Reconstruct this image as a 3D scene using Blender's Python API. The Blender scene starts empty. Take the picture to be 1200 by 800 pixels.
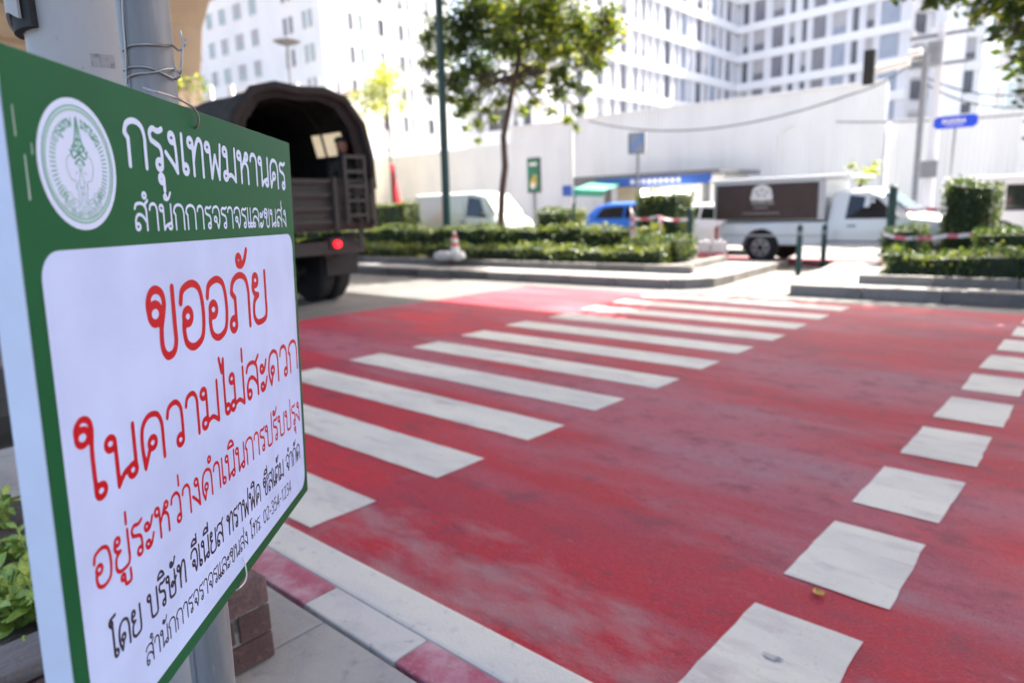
import bpy, bmesh, math, random
import numpy as np
from mathutils import Vector, Matrix, noise
random.seed(7); R=math.radians
S=bpy.context.scene
COL=S.collection
# ------------------------------------------------------------------ camera
FPX,PITCH,ROLL,YAW=800.0,.1969,-.031,-.722
cy_,sy_=math.cos(YAW),math.sin(YAW)
FW=Vector((sy_*math.cos(PITCH),cy_*math.cos(PITCH),-math.sin(PITCH)))
RT=Vector((cy_,-sy_,0)); UP=RT.cross(FW)
RR=RT*math.cos(ROLL)+UP*math.sin(ROLL); UU=-RT*math.sin(ROLL)+UP*math.cos(ROLL)
CP=Vector((0,0,1.5))
cam=bpy.data.cameras.new('camera'); camo=bpy.data.objects.new('camera',cam); COL.objects.link(camo)
camo.matrix_world=Matrix(((RR.x,UU.x,-FW.x,CP.x),(RR.y,UU.y,-FW.y,CP.y),(RR.z,UU.z,-FW.z,CP.z),(0,0,0,1)))
cam.lens=24; cam.sensor_width=36; cam.clip_start=.05; cam.clip_end=2000
cam.dof.use_dof=True; cam.dof.focus_distance=1.2; cam.dof.aperture_fstop=2.7
S.camera=camo
# ------------------------------------------------------------------ light
W=bpy.data.worlds.new("World"); S.world=W; W.use_nodes=True
nt=W.node_tree; bg=nt.nodes['Background']; sky=nt.nodes.new('ShaderNodeTexSky')
SUN_EL=R(49.5); SUN_DIR=Vector((.17,.985,0)).normalized()      # horizontal direction towards the sun
sky.sky_type='NISHITA'; sky.sun_disc=False; sky.sun_elevation=SUN_EL
sky.sun_rotation=math.atan2(SUN_DIR.x,SUN_DIR.y); sky.air_density=.9; sky.dust_density=5.0; sky.ozone_density=.8
nt.links.new(sky.outputs[0],bg.inputs[0]); bg.inputs[1].default_value=.15
sl=bpy.data.lights.new('sun','SUN'); sl.energy=5.0; sl.angle=R(.5); sl.color=(1,.95,.87)
so=bpy.data.objects.new('sun',sl); COL.objects.link(so)
sd=Vector((SUN_DIR.x*math.cos(SUN_EL),SUN_DIR.y*math.cos(SUN_EL),math.sin(SUN_EL)))
so.rotation_euler=sd.to_track_quat('Z','Y').to_euler(); so.location=(0,0,40)
S.view_settings.view_transform='Standard'; S.view_settings.look='None'; S.view_settings.gamma=1
S.view_settings.exposure=2.0
S.cycles.use_denoising=True; S.cycles.max_bounces=6; S.cycles.transparent_max_bounces=8
# ------------------------------------------------------------------ survey helpers: photo pixel -> place
def ray(x,y): return FW+RR*((x-600)/FPX)+UU*((400-y)/FPX)
def G(x,y,z=0):
    d=ray(x,y); return CP+d*((z-CP.z)/d.z)
def V(x,y,v):
    d=ray(x,y); return CP+d*(v/d.y)
def D(x,y,dep): return CP+ray(x,y)*dep
def UPl(x,y,u):
    d=ray(x,y); return CP+d*(u/d.x)
# ------------------------------------------------------------------ materials
def mat(name,col,rough=.6,metal=0,var=0,vs=5,bump=0,bs=30,col2=None,spec=.5,trans=0,emit=0,coat=0,detail=4):
    m=bpy.data.materials.new(name); m.use_nodes=True; n=m.node_tree; b=n.nodes['Principled BSDF']
    c=(*col,1); b.inputs['Base Color'].default_value=c; b.inputs['Roughness'].default_value=rough
    b.inputs['Metallic'].default_value=metal; b.inputs['Specular IOR Level'].default_value=spec
    b.inputs['Coat Weight'].default_value=coat
    if var or col2:
        tc=n.nodes.new('ShaderNodeTexCoord'); t=n.nodes.new('ShaderNodeTexNoise'); t.inputs['Scale'].default_value=vs; t.inputs['Detail'].default_value=detail
        n.links.new(tc.outputs['Object'],t.inputs['Vector'])
        r=n.nodes.new('ShaderNodeValToRGB'); n.links.new(t.outputs['Fac'],r.inputs[0])
        c2=col2 if col2 else tuple(max(0,x*(1-var)) for x in col)
        c1=col if col2 else tuple(min(1,x*(1+var)) for x in col)
        r.color_ramp.elements[0].position=.35; r.color_ramp.elements[1].position=.65
        r.color_ramp.elements[0].color=(*c2,1); r.color_ramp.elements[1].color=(*c1,1)
        n.links.new(r.outputs[0],b.inputs['Base Color'])
    if bump:
        tc=n.nodes.new('ShaderNodeTexCoord'); t=n.nodes.new('ShaderNodeTexNoise'); t.inputs['Scale'].default_value=bs; t.inputs['Detail'].default_value=5
        n.links.new(tc.outputs['Object'],t.inputs['Vector'])
        bp=n.nodes.new('ShaderNodeBump'); bp.inputs['Strength'].default_value=bump; bp.inputs['Distance'].default_value=.01
        n.links.new(t.outputs['Fac'],bp.inputs['Height']); n.links.new(bp.outputs[0],b.inputs['Normal'])
    if emit: b.inputs['Emission Color'].default_value=c; b.inputs['Emission Strength'].default_value=emit
    if trans:
        o=n.nodes['Material Output']; tr=n.nodes.new('ShaderNodeBsdfTranslucent'); mx=n.nodes.new('ShaderNodeMixShader')
        tr.inputs[0].default_value=(min(1,col[0]*2.3),min(1,col[1]*2.0),col[2]*.8,1); mx.inputs[0].default_value=trans
        n.links.new(b.outputs[0],mx.inputs[1]); n.links.new(tr.outputs[0],mx.inputs[2]); n.links.new(mx.outputs[0],o.inputs[0])
    return m
def layered(name,base,layers,rough=.75,bump=.25,bs=140,bdist=.004,rvar=.15):
    """base colour with several noise driven layers: (colour, scale, lo, hi, stretch xyz, strength)"""
    m=bpy.data.materials.new(name); m.use_nodes=True; n=m.node_tree; b=n.nodes['Principled BSDF']; L=n.links
    tc=n.nodes.new('ShaderNodeTexCoord'); cur=None
    for i,(c,sc,lo,hi,st,k) in enumerate(layers):
        mp=n.nodes.new('ShaderNodeMapping'); mp.inputs['Scale'].default_value=st; mp.inputs['Location'].default_value=(i*3.7,i*1.3,0)
        t=n.nodes.new('ShaderNodeTexNoise'); t.inputs['Scale'].default_value=sc; t.inputs['Detail'].default_value=8; t.inputs['Roughness'].default_value=.62
        L.new(tc.outputs['Object'],mp.inputs[0]); L.new(mp.outputs[0],t.inputs['Vector'])
        mr=n.nodes.new('ShaderNodeMapRange'); mr.inputs[1].default_value=lo; mr.inputs[2].default_value=hi; mr.inputs[4].default_value=k
        L.new(t.outputs['Fac'],mr.inputs[0])
        mx=n.nodes.new('ShaderNodeMix'); mx.data_type='RGBA'; L.new(mr.outputs[0],mx.inputs[0])
        if cur is None: mx.inputs[6].default_value=(*base,1)
        else: L.new(cur,mx.inputs[6])
        mx.inputs[7].default_value=(*c,1); cur=mx.outputs[2]
    L.new(cur,b.inputs['Base Color'])
    t=n.nodes.new('ShaderNodeTexNoise'); t.inputs['Scale'].default_value=bs; t.inputs['Detail'].default_value=6; L.new(tc.outputs['Object'],t.inputs['Vector'])
    bp=n.nodes.new('ShaderNodeBump'); bp.inputs['Strength'].default_value=bump; bp.inputs['Distance'].default_value=bdist
    L.new(t.outputs['Fac'],bp.inputs['Height']); L.new(bp.outputs[0],b.inputs['Normal'])
    mr=n.nodes.new('ShaderNodeMapRange'); mr.inputs[3].default_value=rough-rvar; mr.inputs[4].default_value=rough+rvar; L.new(t.outputs['Fac'],mr.inputs[0]); L.new(mr.outputs[0],b.inputs['Roughness'])
    return m
one=(1,1,1)
M=dict(
 curt=mat('drawn curtain behind glass',(.42,.41,.42),.5,var=.15,vs=.4),
 stain=layered('grey blue stain',(.22,.23,.27),[((.5,.5,.48),40,.45,.6,one,.8)]),
 asphalt=layered('asphalt',(.13,.125,.118),[((.20,.19,.178),1.2,.42,.66,one,.8),((.08,.078,.075),.5,.5,.7,(.2,1,1),.6),((.17,.16,.15),60,.55,.7,one,.5)]),
 red=layered('red road paint',(.42,.012,.030),[((.30,.030,.060),.55,.46,.58,(.35,1,1),.9),((.52,.012,.026),.9,.50,.62,(.6,1,1),.9),((.36,.11,.15),.8,.48,.62,(.25,1,1),.85),((.29,.16,.19),1.9,.56,.70,(.25,1,1),.7),((.19,.03,.055),5,.53,.66,(.7,1,1),.7),((.09,.015,.03),150,.54,.65,one,.65),((.50,.11,.14),95,.57,.68,one,.5),((.15,.025,.045),24,.58,.68,(.5,1,1),.7),((.38,.27,.28),14,.66,.76,(.5,1,1),.6)],rough=.72,bump=.9,bs=110),
 white=layered('white road paint',(.67,.65,.565),[((.52,.505,.465),1.6,.42,.62,(.4,1,1),.9),((.44,.38,.37),8,.53,.70,(.3,1,1),.8),((.40,.16,.17),5,.64,.74,(.25,1,1),.7),((.36,.30,.30),50,.60,.74,one,.6),((.78,.78,.76),130,.55,.7,one,.5),((.38,.12,.14),22,.66,.74,(.6,1,1),.7)],rough=.6,bump=.45),
 edgew=layered('kerb edge paint',(.66,.64,.56),[((.54,.54,.53),2,.45,.66,(.5,1,1),.9),((.36,.35,.34),18,.58,.72,one,.7),((.2,.19,.18),60,.66,.76,one,.6)],rough=.7,bump=.5),
 kerbwhite=layered('worn white kerb paint',(.56,.55,.52),[((.40,.40,.39),4,.48,.68,one,.8),((.22,.21,.2),16,.60,.72,one,.7),((.12,.11,.11),60,.66,.76,one,.6)],bump=.5),
 kerbred=layered('worn red kerb paint',(.40,.10,.15),[((.54,.38,.42),4.0,.42,.62,one,.85),((.27,.05,.07),10,.5,.7,one,.6),((.55,.5,.5),25,.62,.72,one,.7)],bump=.5),
 slab=layered('grey paving concrete',(.36,.352,.33),[((.26,.26,.265),2.5,.45,.65,one,.8),((.19,.19,.19),14,.56,.74,one,.7),((.42,.42,.41),70,.55,.7,one,.5)],bump=.5),
 kerb=layered('grey kerb concrete',(.22,.205,.185),[((.13,.12,.11),2.5,.45,.65,one,.8),((.32,.30,.27),20,.55,.7,one,.5)],bump=.6),
 kerbd=layered('dirty kerb concrete',(.15,.14,.125),[((.08,.075,.07),3,.45,.65,one,.8),((.24,.22,.2),20,.55,.7,one,.5)],bump=.6),
 soil=layered('dark soil',(.06,.045,.03),[((.03,.022,.016),12,.4,.6,one,.8),((.14,.10,.06),30,.58,.7,one,.7)],bump=1,bs=40,bdist=.02),
 brick=layered('red brown brick',(.105,.062,.056),[((.07,.035,.032),9,.45,.62,one,.85),((.24,.12,.10),25,.54,.7,one,.6),((.30,.28,.26),6,.62,.74,one,.6),((.03,.02,.02),14,.6,.7,one,.8)],bump=.8,bs=90),
 brick2=layered('sooty brick',(.075,.045,.042),[((.02,.016,.016),9,.42,.6,one,.9),((.20,.15,.14),18,.54,.7,one,.6)],bump=1,bs=70),
 brick3=layered('faded brick',(.20,.115,.105),[((.07,.045,.045),10,.45,.62,one,.8),((.36,.31,.29),7,.56,.7,one,.7)],bump=1,bs=80),
 mortar=layered('grey mortar',(.27,.26,.24),[((.05,.045,.04),12,.5,.62,one,.85)],bump=.8,bs=80),
 coping=layered('weathered dark coping',(.17,.15,.14),[((.06,.05,.05),9,.42,.6,(1,.15,1),.9),((.2,.18,.17),20,.56,.7,(1,.2,1),.7)],bump=.9,bs=60,bdist=.01),
 beige=layered('beige viaduct concrete',(.40,.30,.21),[((.28,.20,.14),.3,.45,.65,one,.7),((.2,.15,.11),1.5,.58,.72,(1,1,.2),.5)],bump=.2,bs=8),
 galv=layered('galvanised steel',(.205,.21,.215),[((.13,.135,.14),18,.42,.62,(1,1,.12),.8),((.30,.31,.32),60,.55,.7,(1,1,.15),.6),((.16,.16,.165),70,.66,.72,one,.8)],rough=.42,bump=.1,bs=60),
 postgrey=layered('pale grey painted post',(.37,.36,.35),[((.27,.26,.255),3,.45,.65,(1,1,.3),.7),((.18,.17,.165),90,.66,.74,one,.7),((.50,.485,.47),7,.56,.72,one,.5)],rough=.55,bump=.2,bs=40),
 wall=mat('white render',(.83,.83,.83),.8,var=.04,vs=.3),
 wall2=mat('pale grey render',(.70,.70,.73),.8,var=.04,vs=.3),
 band=mat('white spandrel',(.85,.85,.86),.7),
 hoard=layered('white corrugated metal',(.86,.86,.84),[((.74,.74,.73),.5,.45,.65,(1,1,.2),.8),((.62,.60,.57),2.2,.60,.74,(1,1,.07),.6)],rough=.5,bump=.05),
 dark=mat('black rubber',(.018,.018,.018),.8,var=.2,vs=20),
 chrome=mat('wheel steel',(.35,.36,.37),.35,.8),
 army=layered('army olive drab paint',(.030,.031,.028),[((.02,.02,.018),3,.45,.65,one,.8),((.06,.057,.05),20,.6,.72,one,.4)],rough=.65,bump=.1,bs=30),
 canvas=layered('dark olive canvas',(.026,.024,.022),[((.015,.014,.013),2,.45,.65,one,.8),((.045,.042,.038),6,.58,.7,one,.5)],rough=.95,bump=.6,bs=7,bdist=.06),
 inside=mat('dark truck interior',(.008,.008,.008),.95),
 dgreen=mat('dark green pole paint',(.012,.05,.045),.4,var=.2,vs=8),
 trunk=layered('grey brown bark',(.10,.06,.045),[((.05,.03,.022),6,.45,.6,(1,1,.3),.8)],bump=1,bs=20,bdist=.02),
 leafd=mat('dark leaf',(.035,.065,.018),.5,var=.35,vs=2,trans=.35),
 leafm=mat('mid leaf',(.075,.13,.022),.5,var=.3,vs=2,trans=.45),
 leafl=mat('sunlit yellow green leaf',(.21,.25,.03),.5,var=.25,vs=2,trans=.5),  # yellow tint paints the look of leaves lit by the sun
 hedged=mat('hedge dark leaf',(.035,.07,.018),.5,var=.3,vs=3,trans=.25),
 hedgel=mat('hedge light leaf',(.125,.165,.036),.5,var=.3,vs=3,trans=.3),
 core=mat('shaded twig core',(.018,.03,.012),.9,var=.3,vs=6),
 vanw=mat('white vehicle paint',(.80,.81,.81),.25,coat=.6,spec=.5),
 vang=mat('pale grey green van paint',(.60,.64,.55),.28,coat=.5),
 pickw=mat('white pickup paint',(.78,.80,.81),.25,coat=.6),
 blue=mat('bright blue car paint',(.008,.13,.60),.4,coat=.15),
 pink=mat('pink taxi paint',(.62,.05,.22),.25,coat=.6),
 glass=mat('tinted car glass',(.012,.016,.02),.06,spec=.7),
 dglass=mat('dark windscreen glass',(.03,.035,.04),.12,spec=.5),
 wglass=mat('windscreen glass',(.16,.2,.22),.05,spec=1),
 winL=mat('grey window glass',(.22,.22,.25),.15,spec=.6,var=.35,vs=.25),
 winD=mat('dark window glass',(.11,.115,.14),.12,spec=.6,var=.3,vs=.3),
 winB=mat('blue grey window glass',(.30,.35,.44),.1,spec=.8,var=.2,vs=.3),
 winG=mat('pale green window glass',(.40,.46,.45),.15,spec=.6,var=.2,vs=.3),
 teal=mat('teal reflecting glass',(.35,.58,.56),.15,spec=.8,var=.15,vs=.15,col2=(.62,.66,.72)),
 brown=mat('dark brown banner vinyl',(.052,.028,.022),.5,var=.1,vs=3),
 offw=mat('white print',(.80,.78,.75),.6),
 pale=mat('faded print',(.40,.36,.34),.6),
 alu=mat('brushed aluminium trim',(.5,.5,.5),.4,.5),
 bfas=mat('blue fascia',(.025,.10,.40),.4), bsign=mat('blue street sign',(.01,.06,.62),.4),
 roofg=mat('grey canopy roof',(.20,.20,.20),.6,var=.15), cream=mat('cream wall',(.62,.55,.38),.7,var=.1,vs=1),
 bgreen=mat('green poster',(.02,.17,.10),.5,var=.3,vs=1.2), yell=mat('yellow print',(.6,.42,.08),.5), tarp=mat('green tarpaulin',(.06,.32,.20),.6,var=.15),
 redf=mat('red cloth',(.60,.02,.03),.8,var=.2,vs=6), orange=mat('orange plastic',(.62,.09,.02),.5,var=.1,vs=5),
 tapew=mat('white barrier tape',(.72,.66,.66),.5), taper=mat('red barrier tape',(.66,.16,.20),.5),
 sack=mat('white plastic sack',(.66,.66,.64),.6,var=.08,vs=6,bump=.6,bs=12),
 light=mat('fluorescent tube light',(1,.95,.85),.5,emit=6), tail=mat('lit red tail lamp',(1,.01,.02),.4,emit=.9),
 amber=mat('amber lamp lens',(.7,.22,.02),.3), lampw=mat('headlamp lens',(.75,.75,.73),.1), cloth=mat('dark green uniform cloth',(.02,.022,.018),.9),
 skin=mat('skin',(.30,.14,.09),.6), hair=mat('black hair',(.01,.01,.01),.7),
 roofr=mat('rusty brown roof sheet',(.13,.085,.07),.8,var=.3,vs=1), roofdk=mat('dark roof sheet',(.07,.065,.065),.8,var=.3,vs=1), awn=mat('orange awning stripe',(.50,.16,.05),.8),
 cable=mat('black cable',(.02,.02,.02),.6), grey=mat('mid grey metal',(.22,.23,.25),.5,var=.1), pwhite=mat('white painted steel',(.72,.71,.66),.4),
 ppt=mat('sign blue grey face',(.22,.36,.66),.5,vs=3,col2=(.50,.44,.40)),
 leafn=layered('planter leaf',(.17,.30,.04),[((.36,.42,.06),7,.42,.60,one,.9),((.05,.11,.02),5,.5,.7,one,.6)],rough=.45,bump=.2,bs=60),
 dryleaf=mat('dry yellow leaf',(.42,.25,.04),.6,var=.2,vs=60),
 white_print=mat('white sign print',(.62,.72,.95),.45), red_print=mat('red sign print',(.52,.004,.012),.45,spec=.2), black_print=mat('black sign print',(.015,.013,.03),.45),
 seal_green=mat('seal green print',(.10,.36,.25),.45), seal_pale=mat('seal pale green print',(.30,.52,.46),.45), 
 wire=mat('steel wire',(.34,.33,.31),.35,.85), tie=mat('white cable tie',(.66,.67,.66),.4),
 scuff=mat('pale scuff',(.35,.47,.42),.6),
)
def wear_band(m,col,y0,y1,scale,lo,hi):
    n=m.node_tree; L=n.links; b=n.nodes['Principled BSDF']; src=b.inputs['Base Color'].links[0].from_socket
    tc=n.nodes.new('ShaderNodeTexCoord'); sp=n.nodes.new('ShaderNodeSeparateXYZ'); L.new(tc.outputs['Object'],sp.inputs[0])
    mr=n.nodes.new('ShaderNodeMapRange'); mr.interpolation_type='SMOOTHSTEP'; mr.inputs[1].default_value=y0; mr.inputs[2].default_value=y1; mr.inputs[3].default_value=.24; mr.inputs[4].default_value=0; L.new(sp.outputs['Y'],mr.inputs[0])
    t=n.nodes.new('ShaderNodeTexNoise'); t.inputs['Scale'].default_value=scale; t.inputs['Detail'].default_value=9; t.inputs['Roughness'].default_value=.65; t.inputs['Distortion'].default_value=.05; mpp=n.nodes.new('ShaderNodeMapping'); mpp.inputs['Scale'].default_value=(.45,1,1); L.new(tc.outputs['Object'],mpp.inputs[0]); L.new(mpp.outputs[0],t.inputs['Vector'])
    ad=n.nodes.new('ShaderNodeMath'); L.new(mr.outputs[0],ad.inputs[0]); L.new(t.outputs['Fac'],ad.inputs[1])
    m2=n.nodes.new('ShaderNodeMapRange'); m2.inputs[1].default_value=lo; m2.inputs[2].default_value=hi; m2.inputs[4].default_value=.7; L.new(ad.outputs[0],m2.inputs[0])
    mx=n.nodes.new('ShaderNodeMix'); mx.data_type='RGBA'; L.new(m2.outputs[0],mx.inputs[0]); L.new(src,mx.inputs[6]); mx.inputs[7].default_value=(*col,1); L.new(mx.outputs[2],b.inputs['Base Color'])
wear_band(M['red'],(.37,.20,.21),1.6,2.6,3.4,.64,.82)
def board_mat(name,col,rough):
    m=mat(name,col,rough,var=.07,vs=6); n=m.node_tree; b=n.nodes['Principled BSDF']
    tc=n.nodes.new('ShaderNodeTexCoord'); w=n.nodes.new('ShaderNodeTexWave'); w.wave_type='BANDS'; w.bands_direction='Z'
    w.inputs['Scale'].default_value=60; w.inputs['Distortion'].default_value=.6; w.inputs['Detail'].default_value=2
    n.links.new(tc.outputs['Object'],w.inputs['Vector']); bp=n.nodes.new('ShaderNodeBump'); bp.inputs['Strength'].default_value=.035; bp.inputs['Distance'].default_value=.001
    b.inputs['Specular IOR Level'].default_value=.16
    n.links.new(w.outputs['Fac'],bp.inputs['Height']); n.links.new(bp.outputs[0],b.inputs['Normal']); return m
M['bgr']=board_mat('green sign board',(.005,.10,.033),.42); M['bwh']=board_mat('white sign board',(.53,.64,.95),.40)
M['bside']=mat('white board edge',(.62,.69,.83),.55,var=.04,vs=8)
# ------------------------------------------------------------------ object helpers
def tag(o,label=None,cat=None,group=None,kind=None):
    if label: o['label']=label
    if cat: o['category']=cat
    if group: o['group']=group
    if kind: o['kind']=kind
    return o
def empty(name,loc=(0,0,0),rz=0,label=None,cat=None,group=None):
    o=bpy.data.objects.new(name,None); COL.objects.link(o); o.location=loc; o.rotation_euler=(0,0,rz); o.empty_display_size=.2
    return tag(o,label,cat,group)
def inst(name,me,parent=None,loc=(0,0,0),rot=(0,0,0),sc=(1,1,1)):
    o=bpy.data.objects.new(name,me); COL.objects.link(o); o.parent=parent; o.location=loc; o.rotation_euler=rot; o.scale=sc; return o
class MB:
    def __init__(s): s.v=[];s.f=[];s.m=[]
    def add(s,vs,fs,mi=0):
        k=len(s.v); s.v+= [tuple(p) for p in vs]; s.f+=[tuple(i+k for i in f) for f in fs]; s.m+=[mi]*len(fs); return s
    def box(s,x0,x1,y0,y1,z0,z1,mi=0,xf=None):
        vs=[Vector(p) for p in((x0,y0,z0),(x1,y0,z0),(x1,y1,z0),(x0,y1,z0),(x0,y0,z1),(x1,y0,z1),(x1,y1,z1),(x0,y1,z1))]
        if xf: vs=[xf@p for p in vs]
        return s.add(vs,[(0,3,2,1),(4,5,6,7),(0,1,5,4),(1,2,6,5),(2,3,7,6),(3,0,4,7)],mi)
    def cbox(s,c,size,mi=0,rot=None):
        xf=Matrix.Translation(c)@(rot.to_4x4() if rot else Matrix()); a,b,d=[k/2 for k in size]
        return s.box(-a,a,-b,b,-d,d,mi,xf)
    def tube(s,pts,r,n=10,mi=0,cap=True,sq=1):
        pts=[Vector(p) for p in pts]; rs=r if isinstance(r,(list,tuple)) else [r]*len(pts); k=len(s.v); T=None; fs=[]
        up=Vector((0,0,1))
        for i,p in enumerate(pts):
            t=(pts[min(i+1,len(pts)-1)]-pts[max(i-1,0)]).normalized()
            if T is None: a=t.cross(up if abs(t.z)<.9 else Vector((1,0,0))).normalized()
            else: a=(A-t*A.dot(t)).normalized()
            A=a; b=t.cross(a); T=t
            for j in range(n):
                w=2*math.pi*j/n; s.v.append(tuple(p+(a*math.cos(w)+b*math.sin(w)*sq)*rs[i]))
        for i in range(len(pts)-1):
            for j in range(n):
                a0=k+i*n+j; a1=k+i*n+(j+1)%n; fs.append((a0,a1,a1+n,a0+n))
        if cap: fs.append(tuple(k+j for j in range(n))[::-1]); fs.append(tuple(k+(len(pts)-1)*n+j for j in range(n)))
        s.f+=fs; s.m+=[mi]*len(fs); return s
    def prism(s,poly,d,mi=0,cap=True):
        poly=[Vector(p) for p in poly]; d=Vector(d); n=len(poly); vs=poly+[p+d for p in poly]
        fs=[(i,(i+1)%n,(i+1)%n+n,i+n) for i in range(n)]
        if cap: fs+=[tuple(range(n))[::-1],tuple(range(n,2*n))]
        return s.add(vs,fs,mi)
    def mesh(s,name,mats,smooth=False,bevel=0):
        me=bpy.data.meshes.new(name); me.from_pydata(s.v,[],s.f)
        for m in (mats if isinstance(mats,(list,tuple)) else [mats]): me.materials.append(M[m] if isinstance(m,str) else m)
        me.polygons.foreach_set('material_index',s.m)
        if smooth: me.polygons.foreach_set('use_smooth',[True]*len(s.f))
        bm=bmesh.new(); bm.from_mesh(me); bmesh.ops.recalc_face_normals(bm,faces=bm.faces)
        if bevel: bmesh.ops.bevel(bm,geom=list(bm.edges),offset=bevel,segments=2,affect='EDGES',profile=.6)
        bm.to_mesh(me); bm.free(); me.update(); return me
    def build(s,name,mats,parent=None,loc=(0,0,0),rz=0,smooth=False,bevel=0):
        o=inst(name,s.mesh(name,mats,smooth,bevel),parent,loc,(0,0,rz))
        if smooth and not bevel:
            try: o.data.set_sharp_from_angle(angle=R(38))
            except Exception: pass
        return o
def sheet(name,poly,z,m,rough_edge=0,step=.08,kind='structure'):
    """flat painted or poured sheet with slightly uneven outline"""
    pts=[]
    n=len(poly)
    for i in range(n):
        a=Vector((*poly[i],0)); b=Vector((*poly[(i+1)%n],0)); L=(b-a).length; k=max(1,int(L/step)) if rough_edge else 1
        nn=Vector((-(b-a).y,(b-a).x,0)).normalized()
        for j in range(k):
            p=a.lerp(b,j/k)
            if rough_edge and j: p+=nn*(noise.noise(p*9)*rough_edge+noise.noise(p*31)*rough_edge*.5)
            pts.append((p.x,p.y,z))
    me=bpy.data.meshes.new(name); me.from_pydata(pts,[],[tuple(range(len(pts)))]); me.materials.append(M[m])
    bm=bmesh.new(); bm.from_mesh(me); bmesh.ops.triangulate(bm,faces=bm.faces,ngon_method='EAR_CLIP'); bmesh.ops.recalc_face_normals(bm,faces=bm.faces)
    if bm.faces[:] and bm.faces[0].normal.z<0: bmesh.ops.reverse_faces(bm,faces=bm.faces)
    bm.to_mesh(me); bm.free()
    o=bpy.data.objects.new(name,me); COL.objects.link(o); return tag(o,kind=kind)
# ================================================================== SETTING: ground, road, markings
gm=MB(); gm.add([(-900,-300,-.02),(600,-300,-.02),(600,1200,-.02),(-900,1200,-.02)],[(0,1,2,3)]); tag(gm.build('ground','kerb'),kind='structure')
sheet('road',[(-90,1.49),(60,1.49),(60,29),(-90,29)],0,'asphalt')
e1=Vector((1,.075,0)).normalized(); e2=Vector((-.075,1,0)).normalized(); MO=Vector((-3.70,10.72,0))
def mk(a,b,z=0): p=MO+e1*a+e2*b; return (p.x,p.y,z)
sheet('red_road_surface',[(-8.75,1.50),(9,1.50),(9,10.95),mk(-4.6,-.55)[:2],(-8.2,9.55)],.004,'red',.02)
sheet('red_road_surface',[(-8.1,15.3),(9,16.0),(9,17.9),(-8.3,17.3)],.004,'red',.02)
# zebra stripes
PW=.7866; UR=-2.717; VB=3.205; LEN=3.0
for i in range(-2,9):
    v=VB+i*PW; dv=.012*(random.random()-.5); u1=UR+random.uniform(-.03,.03)+.02*i*.8; u0=u1-LEN-random.uniform(0,.05)
    sheet('crosswalk_stripe',[(u0,v+dv),(u1,v-dv),(u1+.01,v+.389),(u0+.01,v+.395)],.008,'white',.007)
sq0u=(2.383-3.454)*PW; sq0v=(-2.992+4.074)*PW
for i in range(1,11):
    v=sq0v+i*1.105*PW; u=sq0u+.025*(v-3.2)
    j=lambda:random.uniform(-.012,.012)
    sheet('crosswalk_guide_block',[(u+j(),v+j()),(u+.379+j(),v+j()),(u+.385+j(),v+.609+j()),(u+.006+j(),v+.609+j())],.008,'white',.008)
g_=G(905,773,0); sheet('paint_stain',[(g_.x+.030*math.cos(a)*(1+.3*math.sin(3*a)),g_.y+.018*math.sin(a)*(1+.3*math.cos(2*a))) for a in [k*.45 for k in range(14)]],.0125,'stain')
# far carriageway lane line and stop line hint
for k in range(14): sheet('lane_line',[(-52+k*6,20.4),(-49+k*6,20.4),(-49+k*6,20.52),(-52+k*6,20.52)],.008,'white',.01)
for k in range(8): sheet('lane_line',[(-60+k*6,5.6),(-57+k*6,5.6),(-57+k*6,5.72),(-60+k*6,5.72)],.008,'white',.01)
# near pavement and kerb
KZ=.10
pv=MB(); pv.box(-60,30,-12,1.165,-.015,KZ-.022); pv=pv.build('pavement','mortar'); tag(pv,kind='structure')
sm=MB().box(-.2955,.2955,-.2955,.2955,-.04,0).mesh('paving_slab','slab',bevel=.004)
for i in range(-14,9):
    for j in range(-5,1):
        if i<-8 and j<-1: continue
        inst('paving_slab',sm,pv,(i*.6+.17,.565+j*.6+.295+.0,KZ+random.uniform(-.0015,.0015)),(0,0,random.choice([0,math.pi/2])))
kb=MB(); kb.box(-60,30,1.17,1.485,-.01,KZ-.03); kb=kb.build('kerb','kerb'); tag(kb,kind='structure')
ks=[MB().box(-.255,.255,-.068,.072,-.09,.002).mesh('kerb_block',m,bevel=.006) for m in('kerbred','kerbwhite')]
for k in range(-14,12):
    inst('kerb_block',ks[k%2],kb,(-1.31+.517*k,1.242,KZ+random.uniform(-.002,.002)),(0,0,random.uniform(-.005,.005)))
ke=MB().box(-1.497,1.497,-.084,.084,-.1,.004).mesh('kerb_edge_stone','edgew',bevel=.012)
for k in range(-12,8): inst('kerb_edge_stone',ke,kb,(k*3.0+1.0,1.402,KZ),(0,0,0))
# ================================================================== median islands
def island(name,poly,z,stones,topm='slab'):
    m=MB(); m.prism([(x,y,0.0) for x,y in poly],(0,0,z)); o=m.build(name,topm); return tag(o,kind='structure')
LI=[mk(-70,0.25)[:2],mk(-2.3,.25)[:2],mk(-1.55,.5)[:2],mk(-1.45,1.8)[:2],mk(-1.3,4.15)[:2],mk(-70,4.15)[:2]]
RI=[mk(.15,.25)[:2],mk(34,.25)[:2],mk(34,4.5)[:2],mk(-.2,4.5)[:2]]
li=island('median_island',LI,.155,None); ri=island('median_island',RI,.155,None)
def stone_run(parent,a0,a1,b,step,name,mats,h0,h1,t=.25,mat2=None):
    me=[MB().box(-step/2+.006,step/2-.006,0,t,h0,h1).mesh(name,m,bevel=.018) for m in mats]
    a=a0
    while a<a1-.01:
        p=mk(a+step/2,b); inst(name,random.choice(me),parent,(p[0],p[1],random.uniform(-.006,.006)),(0,0,math.atan(.075)+random.uniform(-.004,.004))); a+=step
stone_run(li,-46,-2.3,0,1.0,'kerb_stone',['kerb','kerbd','kerb'],-.01,.17)
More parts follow.
